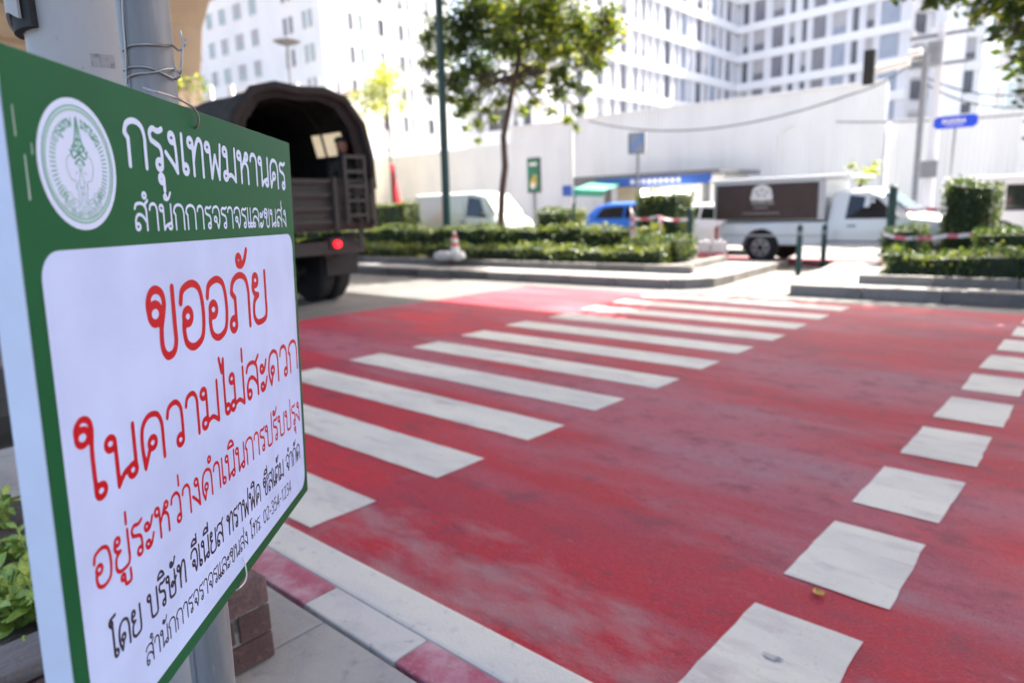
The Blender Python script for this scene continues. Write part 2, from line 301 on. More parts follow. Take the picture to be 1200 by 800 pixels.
stone_run(ri,.02,22,0,1.0,'kerb_stone',['kerb','kerbd'],-.01,.17)
def arc_stones(parent,pts,name,z0,z1,t,m):
    for (x0,y0),(x1,y1) in zip(pts[:-1],pts[1:]):
        L=math.hypot(x1-x0,y1-y0); a=math.atan2(y1-y0,x1-x0)
        inst(name,MB().box(0.004,L-.004,0,t,z0,z1).mesh(name,m,bevel=.015),parent,(x0,y0,0),(0,0,a))
arc_stones(li,[mk(-2.3,0)[:2],mk(-1.75,.12)[:2],mk(-1.38,.5)[:2],mk(-1.28,1.2)[:2],mk(-1.25,2.2)[:2],mk(-1.2,3.3)[:2],mk(-1.15,4.2)[:2]],'kerb_stone',-.01,.17,.22,'kerb')
arc_stones(ri,[mk(-.25,4.5)[:2],mk(-.18,3.4)[:2],mk(-.12,2.3)[:2],mk(-.05,1.1)[:2],mk(.0,.03)[:2]],'kerb_stone',-.01,.17,.22,'kerb')
sheet('crossing_path',[mk(-1.3,0)[:2],mk(0,0)[:2],mk(-.3,4.5)[:2],mk(-1.2,4.5)[:2]],.012,'kerb')
# planter kerbs on the islands, filled with soil
pl=MB(); pl.prism([mk(-66,1.25,.15),mk(-2.9,1.25,.15),mk(-2.45,1.6,.15),mk(-2.4,3.4,.15),mk(-66,3.6,.15)],(0,0,.10)); pl=tag(pl.build('planting_bed','soil'),kind='structure')
stone_run(pl,-46,-2.95,1.06,1.0,'planter_stone',['kerb','kerbd','kerb'],.14,.30,.16)
arc_stones(pl,[mk(-2.95,1.06)[:2],mk(-2.5,1.2)[:2],mk(-2.28,1.6)[:2],mk(-2.25,2.6)[:2],mk(-2.25,3.6)[:2]],'planter_stone',.14,.30,.15,'kerb')
pr=MB(); pr.prism([mk(1.05,.75,.15),mk(33,.75,.15),mk(33,3.9,.15),mk(.75,3.9,.15)],(0,0,.10)); pr=tag(pr.build('planting_bed','soil'),kind='structure')
stone_run(pr,.85,20,.58,1.0,'planter_stone',['kerb','kerbd'],.14,.30,.16)
# far pavement
sheet('far_pavement',[(-120,26.2),(80,26.2),(80,34),(-120,34)],.012,'slab')
fk=tag(MB().box(-120,80,26,26.25,0,.13).build('far_kerb','kerb'),kind='structure')
# ================================================================== VIADUCT overhead (its shade lies on the near road)
va=empty('elevated_viaduct',(-32,14.5,0),0,'beige concrete elevated railway deck on a flared pier at top left above the truck','viaduct')
def loc(o): # keep world coordinates when parenting to an empty
    o.matrix_parent_inverse=Matrix.Translation(-o.parent.location); return o
sec=[(1.6,12.6),(2.6,12.1),(5.5,11.9),(6.5,11.3),(14.5,11.0),(15.4,11.5),(16.7,11.9),(16.95,11.4),(17.15,11.4),(17.15,13.4),(1.4,13.9)]
b=MB(); b.prism([(-140,y,z) for y,z in sec],(165,0,0)); loc(b.build('deck','beige',va))
for k in range(-13,2):   # cross girders under the deck
    g=MB(); x=k*7.8-8; g.prism([(x,2.8,12.0),(x,5.6,11.75),(x,6.6,11.1),(x,14.3,10.75),(x,15.3,11.3),(x,16.6,11.75),(x,16.6,12.2),(x,2.8,12.2)],(1.1,0,0)); loc(g.build('cross_girder','beige',va))
for k,xc in enumerate((-33.6,-64)):
    g=MB(); y0,y1=13.2,15.6
    prof=[(xc-1.3,.1),(xc+1.5,.1),(xc+1.5,7.6),(xc+2.2,9.6),(xc+3.5,10.9),(xc-3.5,10.9),(xc-2.2,9.6),(xc-1.3,7.6)]
    g.prism([(x,y0,z) for x,z in prof],(0,y1-y0,0)); loc(g.build('pier','beige',va,bevel=.08))
# ================================================================== BUILDINGS
def facade(root,A,B,z0,z1,zs,fh,cols,wall='wall',bandm='band',glass=('winL',),wh=(.9,2.4),band=True,piers=True,depth=1.0,inward=1):
    A=Vector(A); B=Vector(B); A.z=B.z=0; d=(B-A); L=d.length; d.normalize(); n=Vector((d.y,-d.x,0))
    if n.dot(CP-A)<0: n=-n
    rz=math.atan2(d.y,d.x); sgn=1 if Vector((-d.y,d.x,0)).dot(n)>0 else -1
    def bx(a0,a1,o0,o1,h0,h1,name,m,me=None):
        x=MB().box(a0,a1,min(o0*sgn,o1*sgn),max(o0*sgn,o1*sgn),h0,h1)
        o=x.build(name,m,root); o.matrix_parent_inverse=Matrix(); o.rotation_euler=(0,0,rz); o.location=A-root.location; return o
    bx(0,L,-depth,0,z0,z1,'wall',wall)
    zf=zs
    cache={}
    while zf<z1:
        if band and z0<zf<z1: bx(0,L,0.002,.35,zf-.45,zf+.45,'floor_band',bandm)
        for (s0,s1,g) in cols:
            w=(round(s1-s0,2),g)
            if w not in cache:
                ww=s1-s0; q=MB().box(0,ww,0.01*sgn if sgn>0 else -.03,.03 if sgn>0 else -.01,0,wh[1]-wh[0]); fr=.06
                cache[w]=(q.mesh('window',glass[g]), MB().box(-.05,0,0,.12*sgn,0,wh[1]-wh[0]).box(ww,ww+.05,0,.12*sgn,0,wh[1]-wh[0]).box(-.05,ww+.05,0,.12*sgn,-.06,0).box(-.05,ww+.05,0,.12*sgn,wh[1]-wh[0],wh[1]-wh[0]+.06).mesh('frame',wall), MB().box(0,ww,0.01*sgn if sgn>0 else -.03,.03 if sgn>0 else -.01,(wh[1]-wh[0])*.35,wh[1]-wh[0],1).box(0,ww,0.01*sgn if sgn>0 else -.03,.03 if sgn>0 else -.01,0,(wh[1]-wh[0])*.35-.004,0).mesh('window',[glass[g],'curt']))
            if zf+wh[1]>z1 or zf+wh[0]<z0: continue
            p=A+d*s0-root.location; o=inst('window',cache[w][2] if random.random()<.3 else cache[w][0],root,(p.x,p.y,zf+wh[0]),(0,0,rz)); inst('frame',cache[w][1],o)
        zf+=fh
    if piers:
        for k in range(len(cols)-1):
            a,b=cols[k][1],cols[k+1][0]
            if b-a>.12: bx(a+.06,b-.06,.003,.22,z0,z1,'pier',wall)
    return L
# --- tower, left wing and right wing
def dep_l(x): return 1/(1/85+(863-x)*1.98e-5/.7727)
cA=D(863,100,85); t0=D(590,100,dep_l(590)); t1=D(1062,100,70.5)
tw=empty('apartment_tower',(cA.x,cA.y,0),0,'tall white apartment tower with two wings of grey windows meeting in an inner corner','building')
def cols_px(x0y,pxs,A,B,depf):
    A=Vector((A.x,A.y,0)); B=Vector((B.x,B.y,0)); d=(B-A).normalized(); out=[]
    n=Vector((d.y,-d.x,0)); k=(A-Vector((CP.x,CP.y,0))).dot(n)
    for p0,p1,g in pxs:
        ss=[]
        for p in(p0,p1):
            r=ray(p,60); r=Vector((r.x,r.y,0)); q=Vector((CP.x,CP.y,0))+r*(k/r.dot(n)); ss.append((q-A).dot(d))
        out.append((min(ss),max(ss),g))
    return sorted(out)
lw=[(610,619,0),(626,631,1),(640,650,0),(657,662,1),(672,682,0),(697,705,0),(714,718,1),(725,733,0),(741,745,1),(750,754,1),(758,761,0),(767,770,1),(777,784,1),(790,793,1),(796,803,2),(806,808,1),(814,821,1),(825,828,1),(831,838,2),(841,844,1),(849,855,0)]
rw=[(871,877,1),(883.5,896,0),(905,918,0),(925.5,931,1),(939.5,945,1),(952.5,967,0),(975.5,990.5,2),(998,1005,1),(1014,1023,1),(1031,1053,2)]
# floor heights calibrated on the corner: bands at y=40, 72, 104
zb=[ (D(863,y,85)).z for y in (104,72,40)]; FH=(zb[2]-zb[0])/2
facade(tw,t0,cA,0,zb[0]+FH*5,zb[0]-5*FH,FH,cols_px(0,lw,t0,cA,None),glass=('winL','winD','winB'),wh=(.5,FH-.48),wall='wall2')
facade(tw,cA,t1,0,zb[0]+FH*5,zb[0]-5*FH,FH,cols_px(0,rw,cA,t1,None),glass=('winL','winD','winB'),wh=(.5,FH-.48),wall='wall2')
# --- service tower with white fin right of the wing
s0=D(1064,80,72); s1=D(1104,80,74); sv=empty('office_tower',(s0.x,s0.y,0),0,'slim grey tower with a white fin left of the teal glass block','building')
facade(sv,s0,s1,0,34,zb[0]-5*FH-1,FH,cols_px(0,[(1068,1082,1),(1090,1097,0)],s0,s1,None),glass=('winB','winD','winL'),wh=(.7,FH-.7),band=True,piers=False,wall='wall2',bandm='wall2')
f0=D(1105,80,66); f1=D(1129,80,66); fa=Vector((f0.x,f0.y,0)); fb=Vector((f1.x,f1.y,0)); nn=(fb-fa).cross(Vector((0,0,1))).normalized()
loc(MB().prism([fa,fb,fb+Vector((-.66,.75,0))*2,fa+Vector((-.66,.75,0))*2],(0,0,40)).build('fin','band',sv))
w0=D(1130,80,68); w1=D(1150,80,68)
facade(sv,w0,w1,0,36,zb[0]-5*FH,FH*.93,cols_px(0,[(1131,1143,0)],w0,w1,None),glass=('winD','winD','winB'),wh=(.5,FH-.7),piers=False)
g0=D(1146,80,80); g1=D(1260,80,62); gb=empty('glass_office_block',(g0.x,g0.y,0),0,'office block of pale teal reflecting glass at the right edge behind the hoarding','building')
L=(Vector((g1.x,g1.y,0))-Vector((g0.x,g0.y,0))).length
facade(gb,g0,g1,0,38,1,4.0,[(k*L/12+.12,(k+1)*L/12-.12,k%2) for k in range(12)],glass=('teal','teal'),wh=(.25,3.75),band=False,piers=False,wall='wall')
# --- left white building with three faces
b0=D(205,60,76); b1=D(313,60,66); b2=D(379,60,60); b3=D(528,60,72)
lb=empty('white_hospital_block',(b2.x,b2.y,0),0,'large white block with rows of small windows standing behind the army truck','building')
z24=D(410,24,61.5).z; z63=D(420,63,62).z; fh=z24-z63
gl=('winG','winD','winL'); wh=(-.75,.75)
facade(lb,b0,b1,0,z24+fh*5,z63-2*fh,fh,cols_px(0,[(213,219,0),(230,237,0),(246,253,0),(261,269,0),(278,288,0),(297,306,0)],b0,b1,None),glass=gl,wh=wh,band=False,piers=False)
facade(lb,b1,b2,0,z24+fh*5,z63-2*fh,fh,cols_px(0,[(335,340,2),(342,347,2),(358,363,0),(365,370,0)],b1,b2,None),glass=gl,wh=wh,band=False,piers=False)
facade(lb,b2,b3,0,z24+fh*5,z63-2*fh,fh,cols_px(0,[(410,415,1),(420,427,0),(444,451,1),(468,473,1),(476,482,0),(497,504,1)],b2,b3,None),glass=gl,wh=wh,band=False,piers=False)
# --- low grey block seen through the big tree
m0=D(545,120,50); m1=D(640,120,46); mb_=empty('low_grey_block',(m0.x,m0.y,0),0,'low white block with dark window openings seen under the crown of the median tree','building')
facade(mb_,m0,m1,0,D(590,92,48).z,D(590,160,48).z,2.6,cols_px(0,[(556,564,0),(570,592,1),(600,606,0),(612,622,1)],m0,m1,None),glass=('winL','winD'),wh=(.5,1.9),band=True,piers=False)
# --- shophouse roofs behind the truck
h0=D(212,110,44); h1=D(412,110,44); sh=empty('shophouse_row',(h0.x,h0.y,0),0,'low old shophouses with dark roof sheets and an orange awning behind the truck cover','building')
Hd=(h1-h0).normalized(); Hd.z=0; Hn=Vector((-.66,.75,0)); Hz=D(300,112,44).z
def hb(s0,s1,d0,d1,z0,z1,name,m,slope=0):
    a=Vector((h0.x,h0.y,0))+Hd*s0+Hn*d0; b_=Vector((h0.x,h0.y,0))+Hd*s1+Hn*d0; c=b_+Hn*(d1-d0); d=a+Hn*(d1-d0)
    q=MB(); v=[(a.x,a.y,z0),(b_.x,b_.y,z0),(c.x,c.y,z0+slope),(d.x,d.y,z0+slope)]; q.add(v+[(x,y,z+z1-z0) for x,y,z in v],[(0,3,2,1),(4,5,6,7),(0,1,5,4),(1,2,6,5),(2,3,7,6),(3,0,4,7)]); return loc(q.build(name,m,sh))
hb(0,10.8,0,6,0,Hz-.7,'wall','cream')
for k,(a,b_,m,dz) in enumerate([(-.5,3.2,'roofdk',0),(3.3,5.1,'roofr',.25),(5.2,8.0,'roofdk',-.1),(8.1,9.4,'awn',.15),(9.5,11,'roofr',.2)]): hb(a,b_,-1+k*.01,4,Hz-.6+dz,Hz-.45+dz,'roof',m,1.0)
for a in (1.2,2.6,4.1,6.0,6.9,9.8): hb(a,a+.35,1.0,1.4,Hz-.3,Hz+.9,'vent_pipe','wall2')
hb(3.4,6.4,.5,.7,Hz+.1,Hz+.5,'parapet','offw')
# satellite dish
dp=D(337,60,40); ds=empty('satellite_dish',(dp.x,dp.y,0),0,'dark mesh satellite dish on a mast above the shophouse roofs','satellite dish')
q=MB(); N_=20
for i in range(5):
    r=i/4*.8
    for j in range(N_): a=2*math.pi*j/N_; q.v.append((r*math.cos(a),r*math.sin(a),.35*r*r))
for i in range(4):
    for j in range(N_): a0=i*N_+j;a1=i*N_+(j+1)%N_; q.f.append((a0,a1,a1+N_,a0+N_)); q.m.append(0)
zt=D(337,52,40).z
q.build('dish','grey',ds,loc=(0,0,zt-.1)); MB().tube([(0,0,Hz-.5),(0,0,zt)],.07,8).build('mast','grey',ds)
MB().tube([(0,0,zt-.1),(0,0,zt+.35)],.05,6).build('feed_horn','grey',ds)
# ================================================================== HOARDING
ho=empty('white_hoarding',(-20,34,0),0,'long tall white corrugated metal hoarding running behind the far road','hoarding')
def corr(w,h,step=.2,d=.035):
    q=MB(); n=int(round(w/step)); pts=[]
    for i in range(n):
        x=i*step; pts+=[(x,0),(x+step*.42,0),(x+step*.5,-d),(x+step*.92,-d)]
    pts.append((n*step,0))
    for x,y in pts: q.v+=[(x,y,0),(x,y,h)]
    for i in range(len(pts)-1): q.f.append((2*i,2*i+2,2*i+3,2*i+1)); q.m.append(0)
    return q
hh=6.2
pm=corr(2.4,hh).mesh('panel','hoard'); pm3=corr(2.4,hh-.9).mesh('panel','hoard'); pm2=corr(2.4,4.6).mesh('panel','hoard')
for k in range(-22,22):
    x=-29.6+k*2.4
    if x<-31: inst('panel',pm3,ho,(x+20,.0,.02),(0,0,0))
    elif x<-10.2: inst('panel',pm,ho,(x+20,0,.02))
    else: inst('panel',pm2,ho,(x+20,.5,.02))
loc(MB().box(-29.6,-8,33.9,34.1,hh,hh+.12).build('top_rail','hoard',ho)); loc(MB().box(-29.6,-8,34.15,34.3,.02,hh-.05).build('back_rail','wall2',ho))
# ================================================================== station kiosk canopy
c0=V(685,210,30); kx0=-21.2; kx1=-13.2
kc=empty('fuel_station_canopy',(kx0,30,0),0,'low kiosk with grey flat canopy, blue fascia and bright strip light','canopy')
loc(MB().box(kx0,kx1,29,33.5,2.62,2.78).build('roof','roofg',kc))
loc(MB().box(kx0+1.6,kx1-.35,28.9,28.98,2.18,2.60).build('fascia','bfas',kc))
loc(MB().box(kx0,kx0+1.5,29.0,29.3,2.3,2.6).build('beam','roofg',kc))
loc(MB().box(kx0+4.3,kx1-1.3,28.7,28.78,1.72,2.02).build('light_strip','light',kc))
loc(MB().box(kx0+1.8,kx1-2.2,30.5,33.2,.02,2.6).build('wall','cream',kc)); loc(MB().box(kx1-2.19,kx1-.5,30.6,33.2,.02,2.6).build('wall','offw',kc))
q=MB()
for k in range(9): q.box(kx0+3.6+k*.3,kx0+3.78+k*.3,28.87,28.899,2.3,2.5)
loc(q.build('fascia_lettering','offw',kc))
for x in (kx0+1.9,kx1-.9): loc(MB().box(x,x+.25,29.2,29.45,.02,2.6).build('post','roofg',kc))
# green tarpaulin stall with a blue and white board
st=empty('market_stall',(-21.4,27.6,0),0,'small stall under a green tarpaulin beside the white lamp post','stall')
a=V(676,222,27.6); z_=a.z; x0_=a.x; x1_=V(712,222,27.6).x
loc(MB().add([(x0_,27.3,z_+.02),(x1_,27.3,z_-.12),(x1_,29.2,z_+.25),(x0_,29.2,z_+.4),(x0_,27.3,z_-.32),(x1_,27.3,z_-.40)],[(0,1,2,3),(0,4,5,1)]).build('tarpaulin','tarp',st))
for x in (x0_+.05,x1_-.05): loc(MB().tube([(x,27.4,0),(x,27.4,z_-.1)],.03,8).build('pole','grey',st))
loc(MB().box(x0_,x1_,27.5,28.2,.02,.9).build('counter','offw',st))
bp_=V(664,222,27); loc(MB().box(bp_.x-.25,bp_.x+.28,27.0,27.05,bp_.z-.32,bp_.z+.18).build('board','bfas',st))
# ================================================================== FOLIAGE
def leaf_cloud(q,c,rad,n,size,mats,squash=.8,shell=.5):
    for _ in range(n):
        d=Vector((random.gauss(0,1),random.gauss(0,1),random.gauss(0,1))).normalized(); r=rad*(shell+(1-shell)*random.random())
        p=c+Vector((d.x*r,d.y*r,d.z*r*squash)); s=size*random.uniform(.6,1.3)
        t=Vector((random.gauss(0,1),random.gauss(0,1),random.gauss(0,.5))).normalized(); b=t.cross(Vector((random.gauss(0,1),random.gauss(0,1),random.gauss(0,1)))).normalized()
        q.add([p-t*s,p+b*s*.42,p+t*s,p-b*s*.42],[(0,1,2,3)],random.choices(range(len(mats)),mats)[0])
def tree(name,base,h,trunk_pts,clumps,label,size=.09,per=90,mats=(1,1,1),leafm=('leafd','leafm','leafl'),tr=.11,group=None,dark=0):
    root=empty(name,base,0,label,'tree',group); base=Vector(base)
    q=MB(); P=[Vector(p) for p in trunk_pts]; q.tube(P,[tr*(1-.55*i/(len(P)-1)) for i in range(len(P))],9)
    top=P[-1]
    for c,r in clumps:
        c=Vector(c)
        if len(P)>6:
            kk=min(len(P)-2,max(6,max([i_ for i_ in range(len(P)) if P[i_].z<c.z-.3]+[6]))); s=P[kk].lerp(P[kk+1],random.random())
        else: s=P[-2].lerp(top,.3+.7*random.random())
        mid=s.lerp(c,.5)+Vector((random.uniform(-.2,.2),random.uniform(-.2,.2),random.uniform(-.1,.25)))
        q.tube([s,mid,c],[tr*.26,tr*.16,tr*.06],6)
    q.build('trunk','trunk',root,smooth=True)
    q=MB()
    for k,(c,r) in enumerate(clumps):
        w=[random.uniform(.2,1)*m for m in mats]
        if dark and k<dark: w=[w[0]*5,w[1],w[2]*.15]  # darker leaf mix paints the shaded left of the crown
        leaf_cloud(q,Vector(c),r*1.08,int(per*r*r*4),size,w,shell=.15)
    q.build('crown',list(leafm),root); return root
# main median tree; trunk traced from the photo at v=15
tb=V(587,300,15); tb.z=.25
def rel(x,y,v=15): return V(x,y,v)-tb
tp=[(0,0,0),rel(587,262),rel(588,230),rel(592,195),rel(590,160),rel(597,125),rel(600,104),rel(608,70,15.1),rel(604,30,15.2),rel(600,-25,15.1)]
cl=[]
for x,y,v,r in [(515,30,15.2,.5),(535,55,14.8,.5),(555,40,15.3,.5),(575,50,15.0,.5),(545,85,15.4,.4),(510,75,14.9,.35),(570,85,15.3,.38),(500,45,15.1,.35),(560,10,14.8,.55),(590,25,15.3,.5),(520,60,15.5,.6),(540,30,14.6,.75),(560,75,15.5,.65),(505,105,15,.38),(530,95,14.5,.5),(590,50,14.6,.55),(575,15,15.5,.8),(610,20,14.5,.7),(600,60,16,.5),(640,10,15,.8),(650,45,15.5,.55),(680,30,14.8,.6),(700,55,15,.5),(715,35,15,.45),(690,75,15.5,.4),(660,85,15,.38),(540,120,15.2,.35),(560,145,15,.22),(585,120,14.8,.3),(655,110,14.9,.3),(680,128,15,.22),(630,80,15.4,.35),(570,100,15.6,.35),(540,-20,15,.9),(600,-40,15,1.0),(670,-30,15,.9),(625,120,15,.22),(497,75,15,.3),(545,150,15,.15),(620,45,15.3,.5),(640,62,14.8,.4),(665,60,15.1,.4),(690,50,15.4,.4),(610,85,15.3,.33),(672,100,15,.3),(645,130,15.2,.2),(665,140,15,.18),(675,150,15,.13),(540,135,15,.25),(570,130,15,.2),(535,105,15,.3),(555,115,15.2,.3),(712,20,15,.4),(700,75,15.2,.3),(650,30,15,.5),(550,125,15.1,.3),(525,118,14.9,.25),(580,140,15.1,.2),(605,100,15.4,.3),(630,100,15.2,.3),(650,95,14.9,.32),(560,165,15,.15),(685,105,15.1,.25),(612,130,15.1,.2)]:
    cl.append((tuple(rel(x,y,v)),r))
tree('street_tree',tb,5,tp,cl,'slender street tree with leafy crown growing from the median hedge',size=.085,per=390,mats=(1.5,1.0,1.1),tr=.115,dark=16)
# small bright tree behind the truck at left, pale tree behind the hoarding fence, shrub by the pickup
def simple_tree(px,py,dep,r,label,n=6,mats=(0,1,2),name='small_tree',size=.12,spread=1.0):
    c=D(px,py,dep); base=Vector((c.x,c.y,0)); cl=[]
    for k in range(n): cl.append(((random.uniform(-1,1)*r*spread,random.uniform(-1,1)*r*spread,c.z+random.uniform(-.7,.7)*r),r*random.uniform(.4,.65)))
    return tree(name,base,3,[(0,0,0),(0.05,0,c.z*.4),(0,0.05,c.z*.8)],cl,label,size=size,per=60,mats=mats,tr=.09)
simple_tree(222,104,30,.75,'bright green tree top showing between the galvanised pipe and the truck cover',n=9,mats=(.7,1.4,.8),size=.1)
simple_tree(452,110,42,1.6,'pale sunlit yellow green tree in front of the white block right of the truck',n=15,mats=(0,.3,2),size=.10)
simple_tree(1008,203,28,.65,'light green young tree against the hoarding above the pickup bonnet',mats=(0,.6,2))
# overhanging branches of a tree on the right island (trunk to the right of the frame)
rb=Vector((1.6,14.0,.25)); cl=[]
for x,y,v,r in [(1060,-8,12,.35),(1090,2,12,.3),(1115,-10,12,.4),(1160,5,12.5,.4),(1185,15,12.5,.45),(1170,35,12,.22),(1158,48,12,.14),(1200,40,12.5,.35),(1215,115,12.5,.42),(1225,150,12.5,.42),(1240,60,13,.7),(1200,-30,13,.9),(1130,-40,13,.7),(1290,20,13.5,1.2),(1300,120,13.5,.9)]:
    cl.append((tuple(V(x,y,v)-rb),r*(.62 if x<1230 and y>-20 else 1)))
for x,y,z,r in [(-3.2,14.6,7.8,1.2),(-2.2,15.8,8.2,1.3),(-1.2,16.6,8.4,1.2),(.6,13.2,6.8,1.1),(3.4,14.6,7.4,1.4),(1.6,16.4,8.2,1.4),(-3.4,16.4,8.6,1.1),(-1.6,14.2,7.6,1.2),(-.2,13.6,7.4,1.2),(1.0,14.4,7.2,1.3),(-.8,15.2,8.2,1.3),(.6,15.6,8.4,1.3),(2.4,14.0,7.0,1.3),(-2.6,14.8,8.3,1.0)]: cl.append((tuple(Vector((x,y,z))-rb),r))  # unseen crown clumps above the frame, added to shade the road at right
tree('overhanging_tree',rb,6,[(0,0,0),(.05,0,1.5),(-.1,-.05,3.2),(0,-.1,4.6)],cl,'dark tree whose branches hang into the top right corner',size=.105,per=210,mats=(2,1,.2),tr=.16)
def hedge(name,a0,a1,b0,b1,z0,z1,label,dens=520,size=.035,lum=(1,1),yaw=True,group=None,world=None,cat='hedge'):
    q=MB(); ins=.05
    fx=(lambda a,b,z:Vector(mk(a,b,z))) if not world else (lambda a,b,z:Vector((a,b,z)))
    n=max(2,int((a1-a0)/.5)); 
    def bump(a,s): return .045*math.sin(a*2.1+s)+.035*math.sin(a*5.3+s*2)+.03*math.sin(a*9.1+s*3)
    pts=[]
    for i in range(n+1):
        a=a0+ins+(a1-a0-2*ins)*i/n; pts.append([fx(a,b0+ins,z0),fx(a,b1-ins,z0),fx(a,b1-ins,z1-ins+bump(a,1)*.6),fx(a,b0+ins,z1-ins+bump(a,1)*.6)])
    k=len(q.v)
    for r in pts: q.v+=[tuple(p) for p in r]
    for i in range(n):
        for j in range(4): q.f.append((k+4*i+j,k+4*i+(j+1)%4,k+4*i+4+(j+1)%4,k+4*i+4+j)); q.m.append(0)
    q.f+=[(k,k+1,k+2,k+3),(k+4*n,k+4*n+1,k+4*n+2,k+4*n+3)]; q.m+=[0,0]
    A1=(a1-a0)*(b1-b0); A2=(a1-a0)*(z1-z0); A3=(b1-b0)*(z1-z0)
    tot=A1+A2+.35*A2+2*A3; N=int(dens*tot)
    for _ in range(N):
        r=random.random()*tot
        if r<A1: a=random.uniform(a0,a1); b_=random.uniform(b0,b1); z=z1+bump(a,1)
        elif r<A1+A2: a=random.uniform(a0,a1); b_=b0+bump(a,3); z=random.uniform(z0,z1)
        elif r<A1+1.35*A2: a=random.uniform(a0,a1); b_=b1; z=random.uniform(z0,z1)
        else: a=random.choice((a0,a1)); b_=random.uniform(b0,b1); z=random.uniform(z0,z1)
        p=fx(a,b_,z)+Vector((random.gauss(0,.032),random.gauss(0,.034),random.gauss(0,.036)))
        clump=noise.noise(p*2.3)
        t=Vector((random.gauss(0,1),random.gauss(0,1),random.gauss(0,1))).normalized(); c=t.cross(Vector((random.gauss(0,1),random.gauss(0,1),random.gauss(0,1)))).normalized(); s=size*random.uniform(.7,1.4)
        lightp=lum[1]/(lum[0]+lum[1])+clump*.7  # lum sets the leaf mix, so shaded and sunlit hedges differ in colour
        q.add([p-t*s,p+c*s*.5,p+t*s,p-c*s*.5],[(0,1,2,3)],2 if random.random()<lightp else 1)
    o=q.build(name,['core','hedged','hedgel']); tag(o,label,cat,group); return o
CA=(Vector((G(534,297,.27).x,G(534,297,.27).y,0))-MO).dot(e1)
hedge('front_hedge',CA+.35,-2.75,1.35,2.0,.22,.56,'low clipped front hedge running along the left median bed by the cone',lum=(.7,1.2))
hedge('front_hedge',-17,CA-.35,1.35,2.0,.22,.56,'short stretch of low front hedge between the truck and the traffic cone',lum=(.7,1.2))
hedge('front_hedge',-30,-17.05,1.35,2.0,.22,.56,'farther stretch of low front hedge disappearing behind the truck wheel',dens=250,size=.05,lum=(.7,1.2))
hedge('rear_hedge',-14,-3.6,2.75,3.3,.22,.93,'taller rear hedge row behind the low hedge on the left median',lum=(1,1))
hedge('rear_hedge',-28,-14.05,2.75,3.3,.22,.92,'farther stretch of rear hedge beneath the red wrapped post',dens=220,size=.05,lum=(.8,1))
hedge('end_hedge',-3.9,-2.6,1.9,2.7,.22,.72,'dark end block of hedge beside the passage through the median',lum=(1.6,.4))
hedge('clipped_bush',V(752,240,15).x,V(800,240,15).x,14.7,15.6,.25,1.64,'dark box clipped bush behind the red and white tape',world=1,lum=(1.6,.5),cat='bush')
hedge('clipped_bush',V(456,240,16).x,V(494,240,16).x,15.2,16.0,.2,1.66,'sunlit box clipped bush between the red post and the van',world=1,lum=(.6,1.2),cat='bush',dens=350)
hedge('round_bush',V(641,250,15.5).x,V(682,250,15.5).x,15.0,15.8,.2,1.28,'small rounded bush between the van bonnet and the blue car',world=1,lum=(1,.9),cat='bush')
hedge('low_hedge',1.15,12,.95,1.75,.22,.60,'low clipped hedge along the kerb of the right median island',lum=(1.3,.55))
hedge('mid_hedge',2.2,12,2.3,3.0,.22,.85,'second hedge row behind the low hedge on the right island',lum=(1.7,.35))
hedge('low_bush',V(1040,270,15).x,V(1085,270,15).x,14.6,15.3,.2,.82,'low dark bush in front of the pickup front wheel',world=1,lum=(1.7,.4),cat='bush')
hedge('tall_clipped_bush',V(1110,240,15.4).x,V(1168,240,15.4).x,15.0,16.0,.2,1.62,'tall dark green box clipped bush on the right island in front of the white bus',world=1,lum=(2,.15),cat='bush')
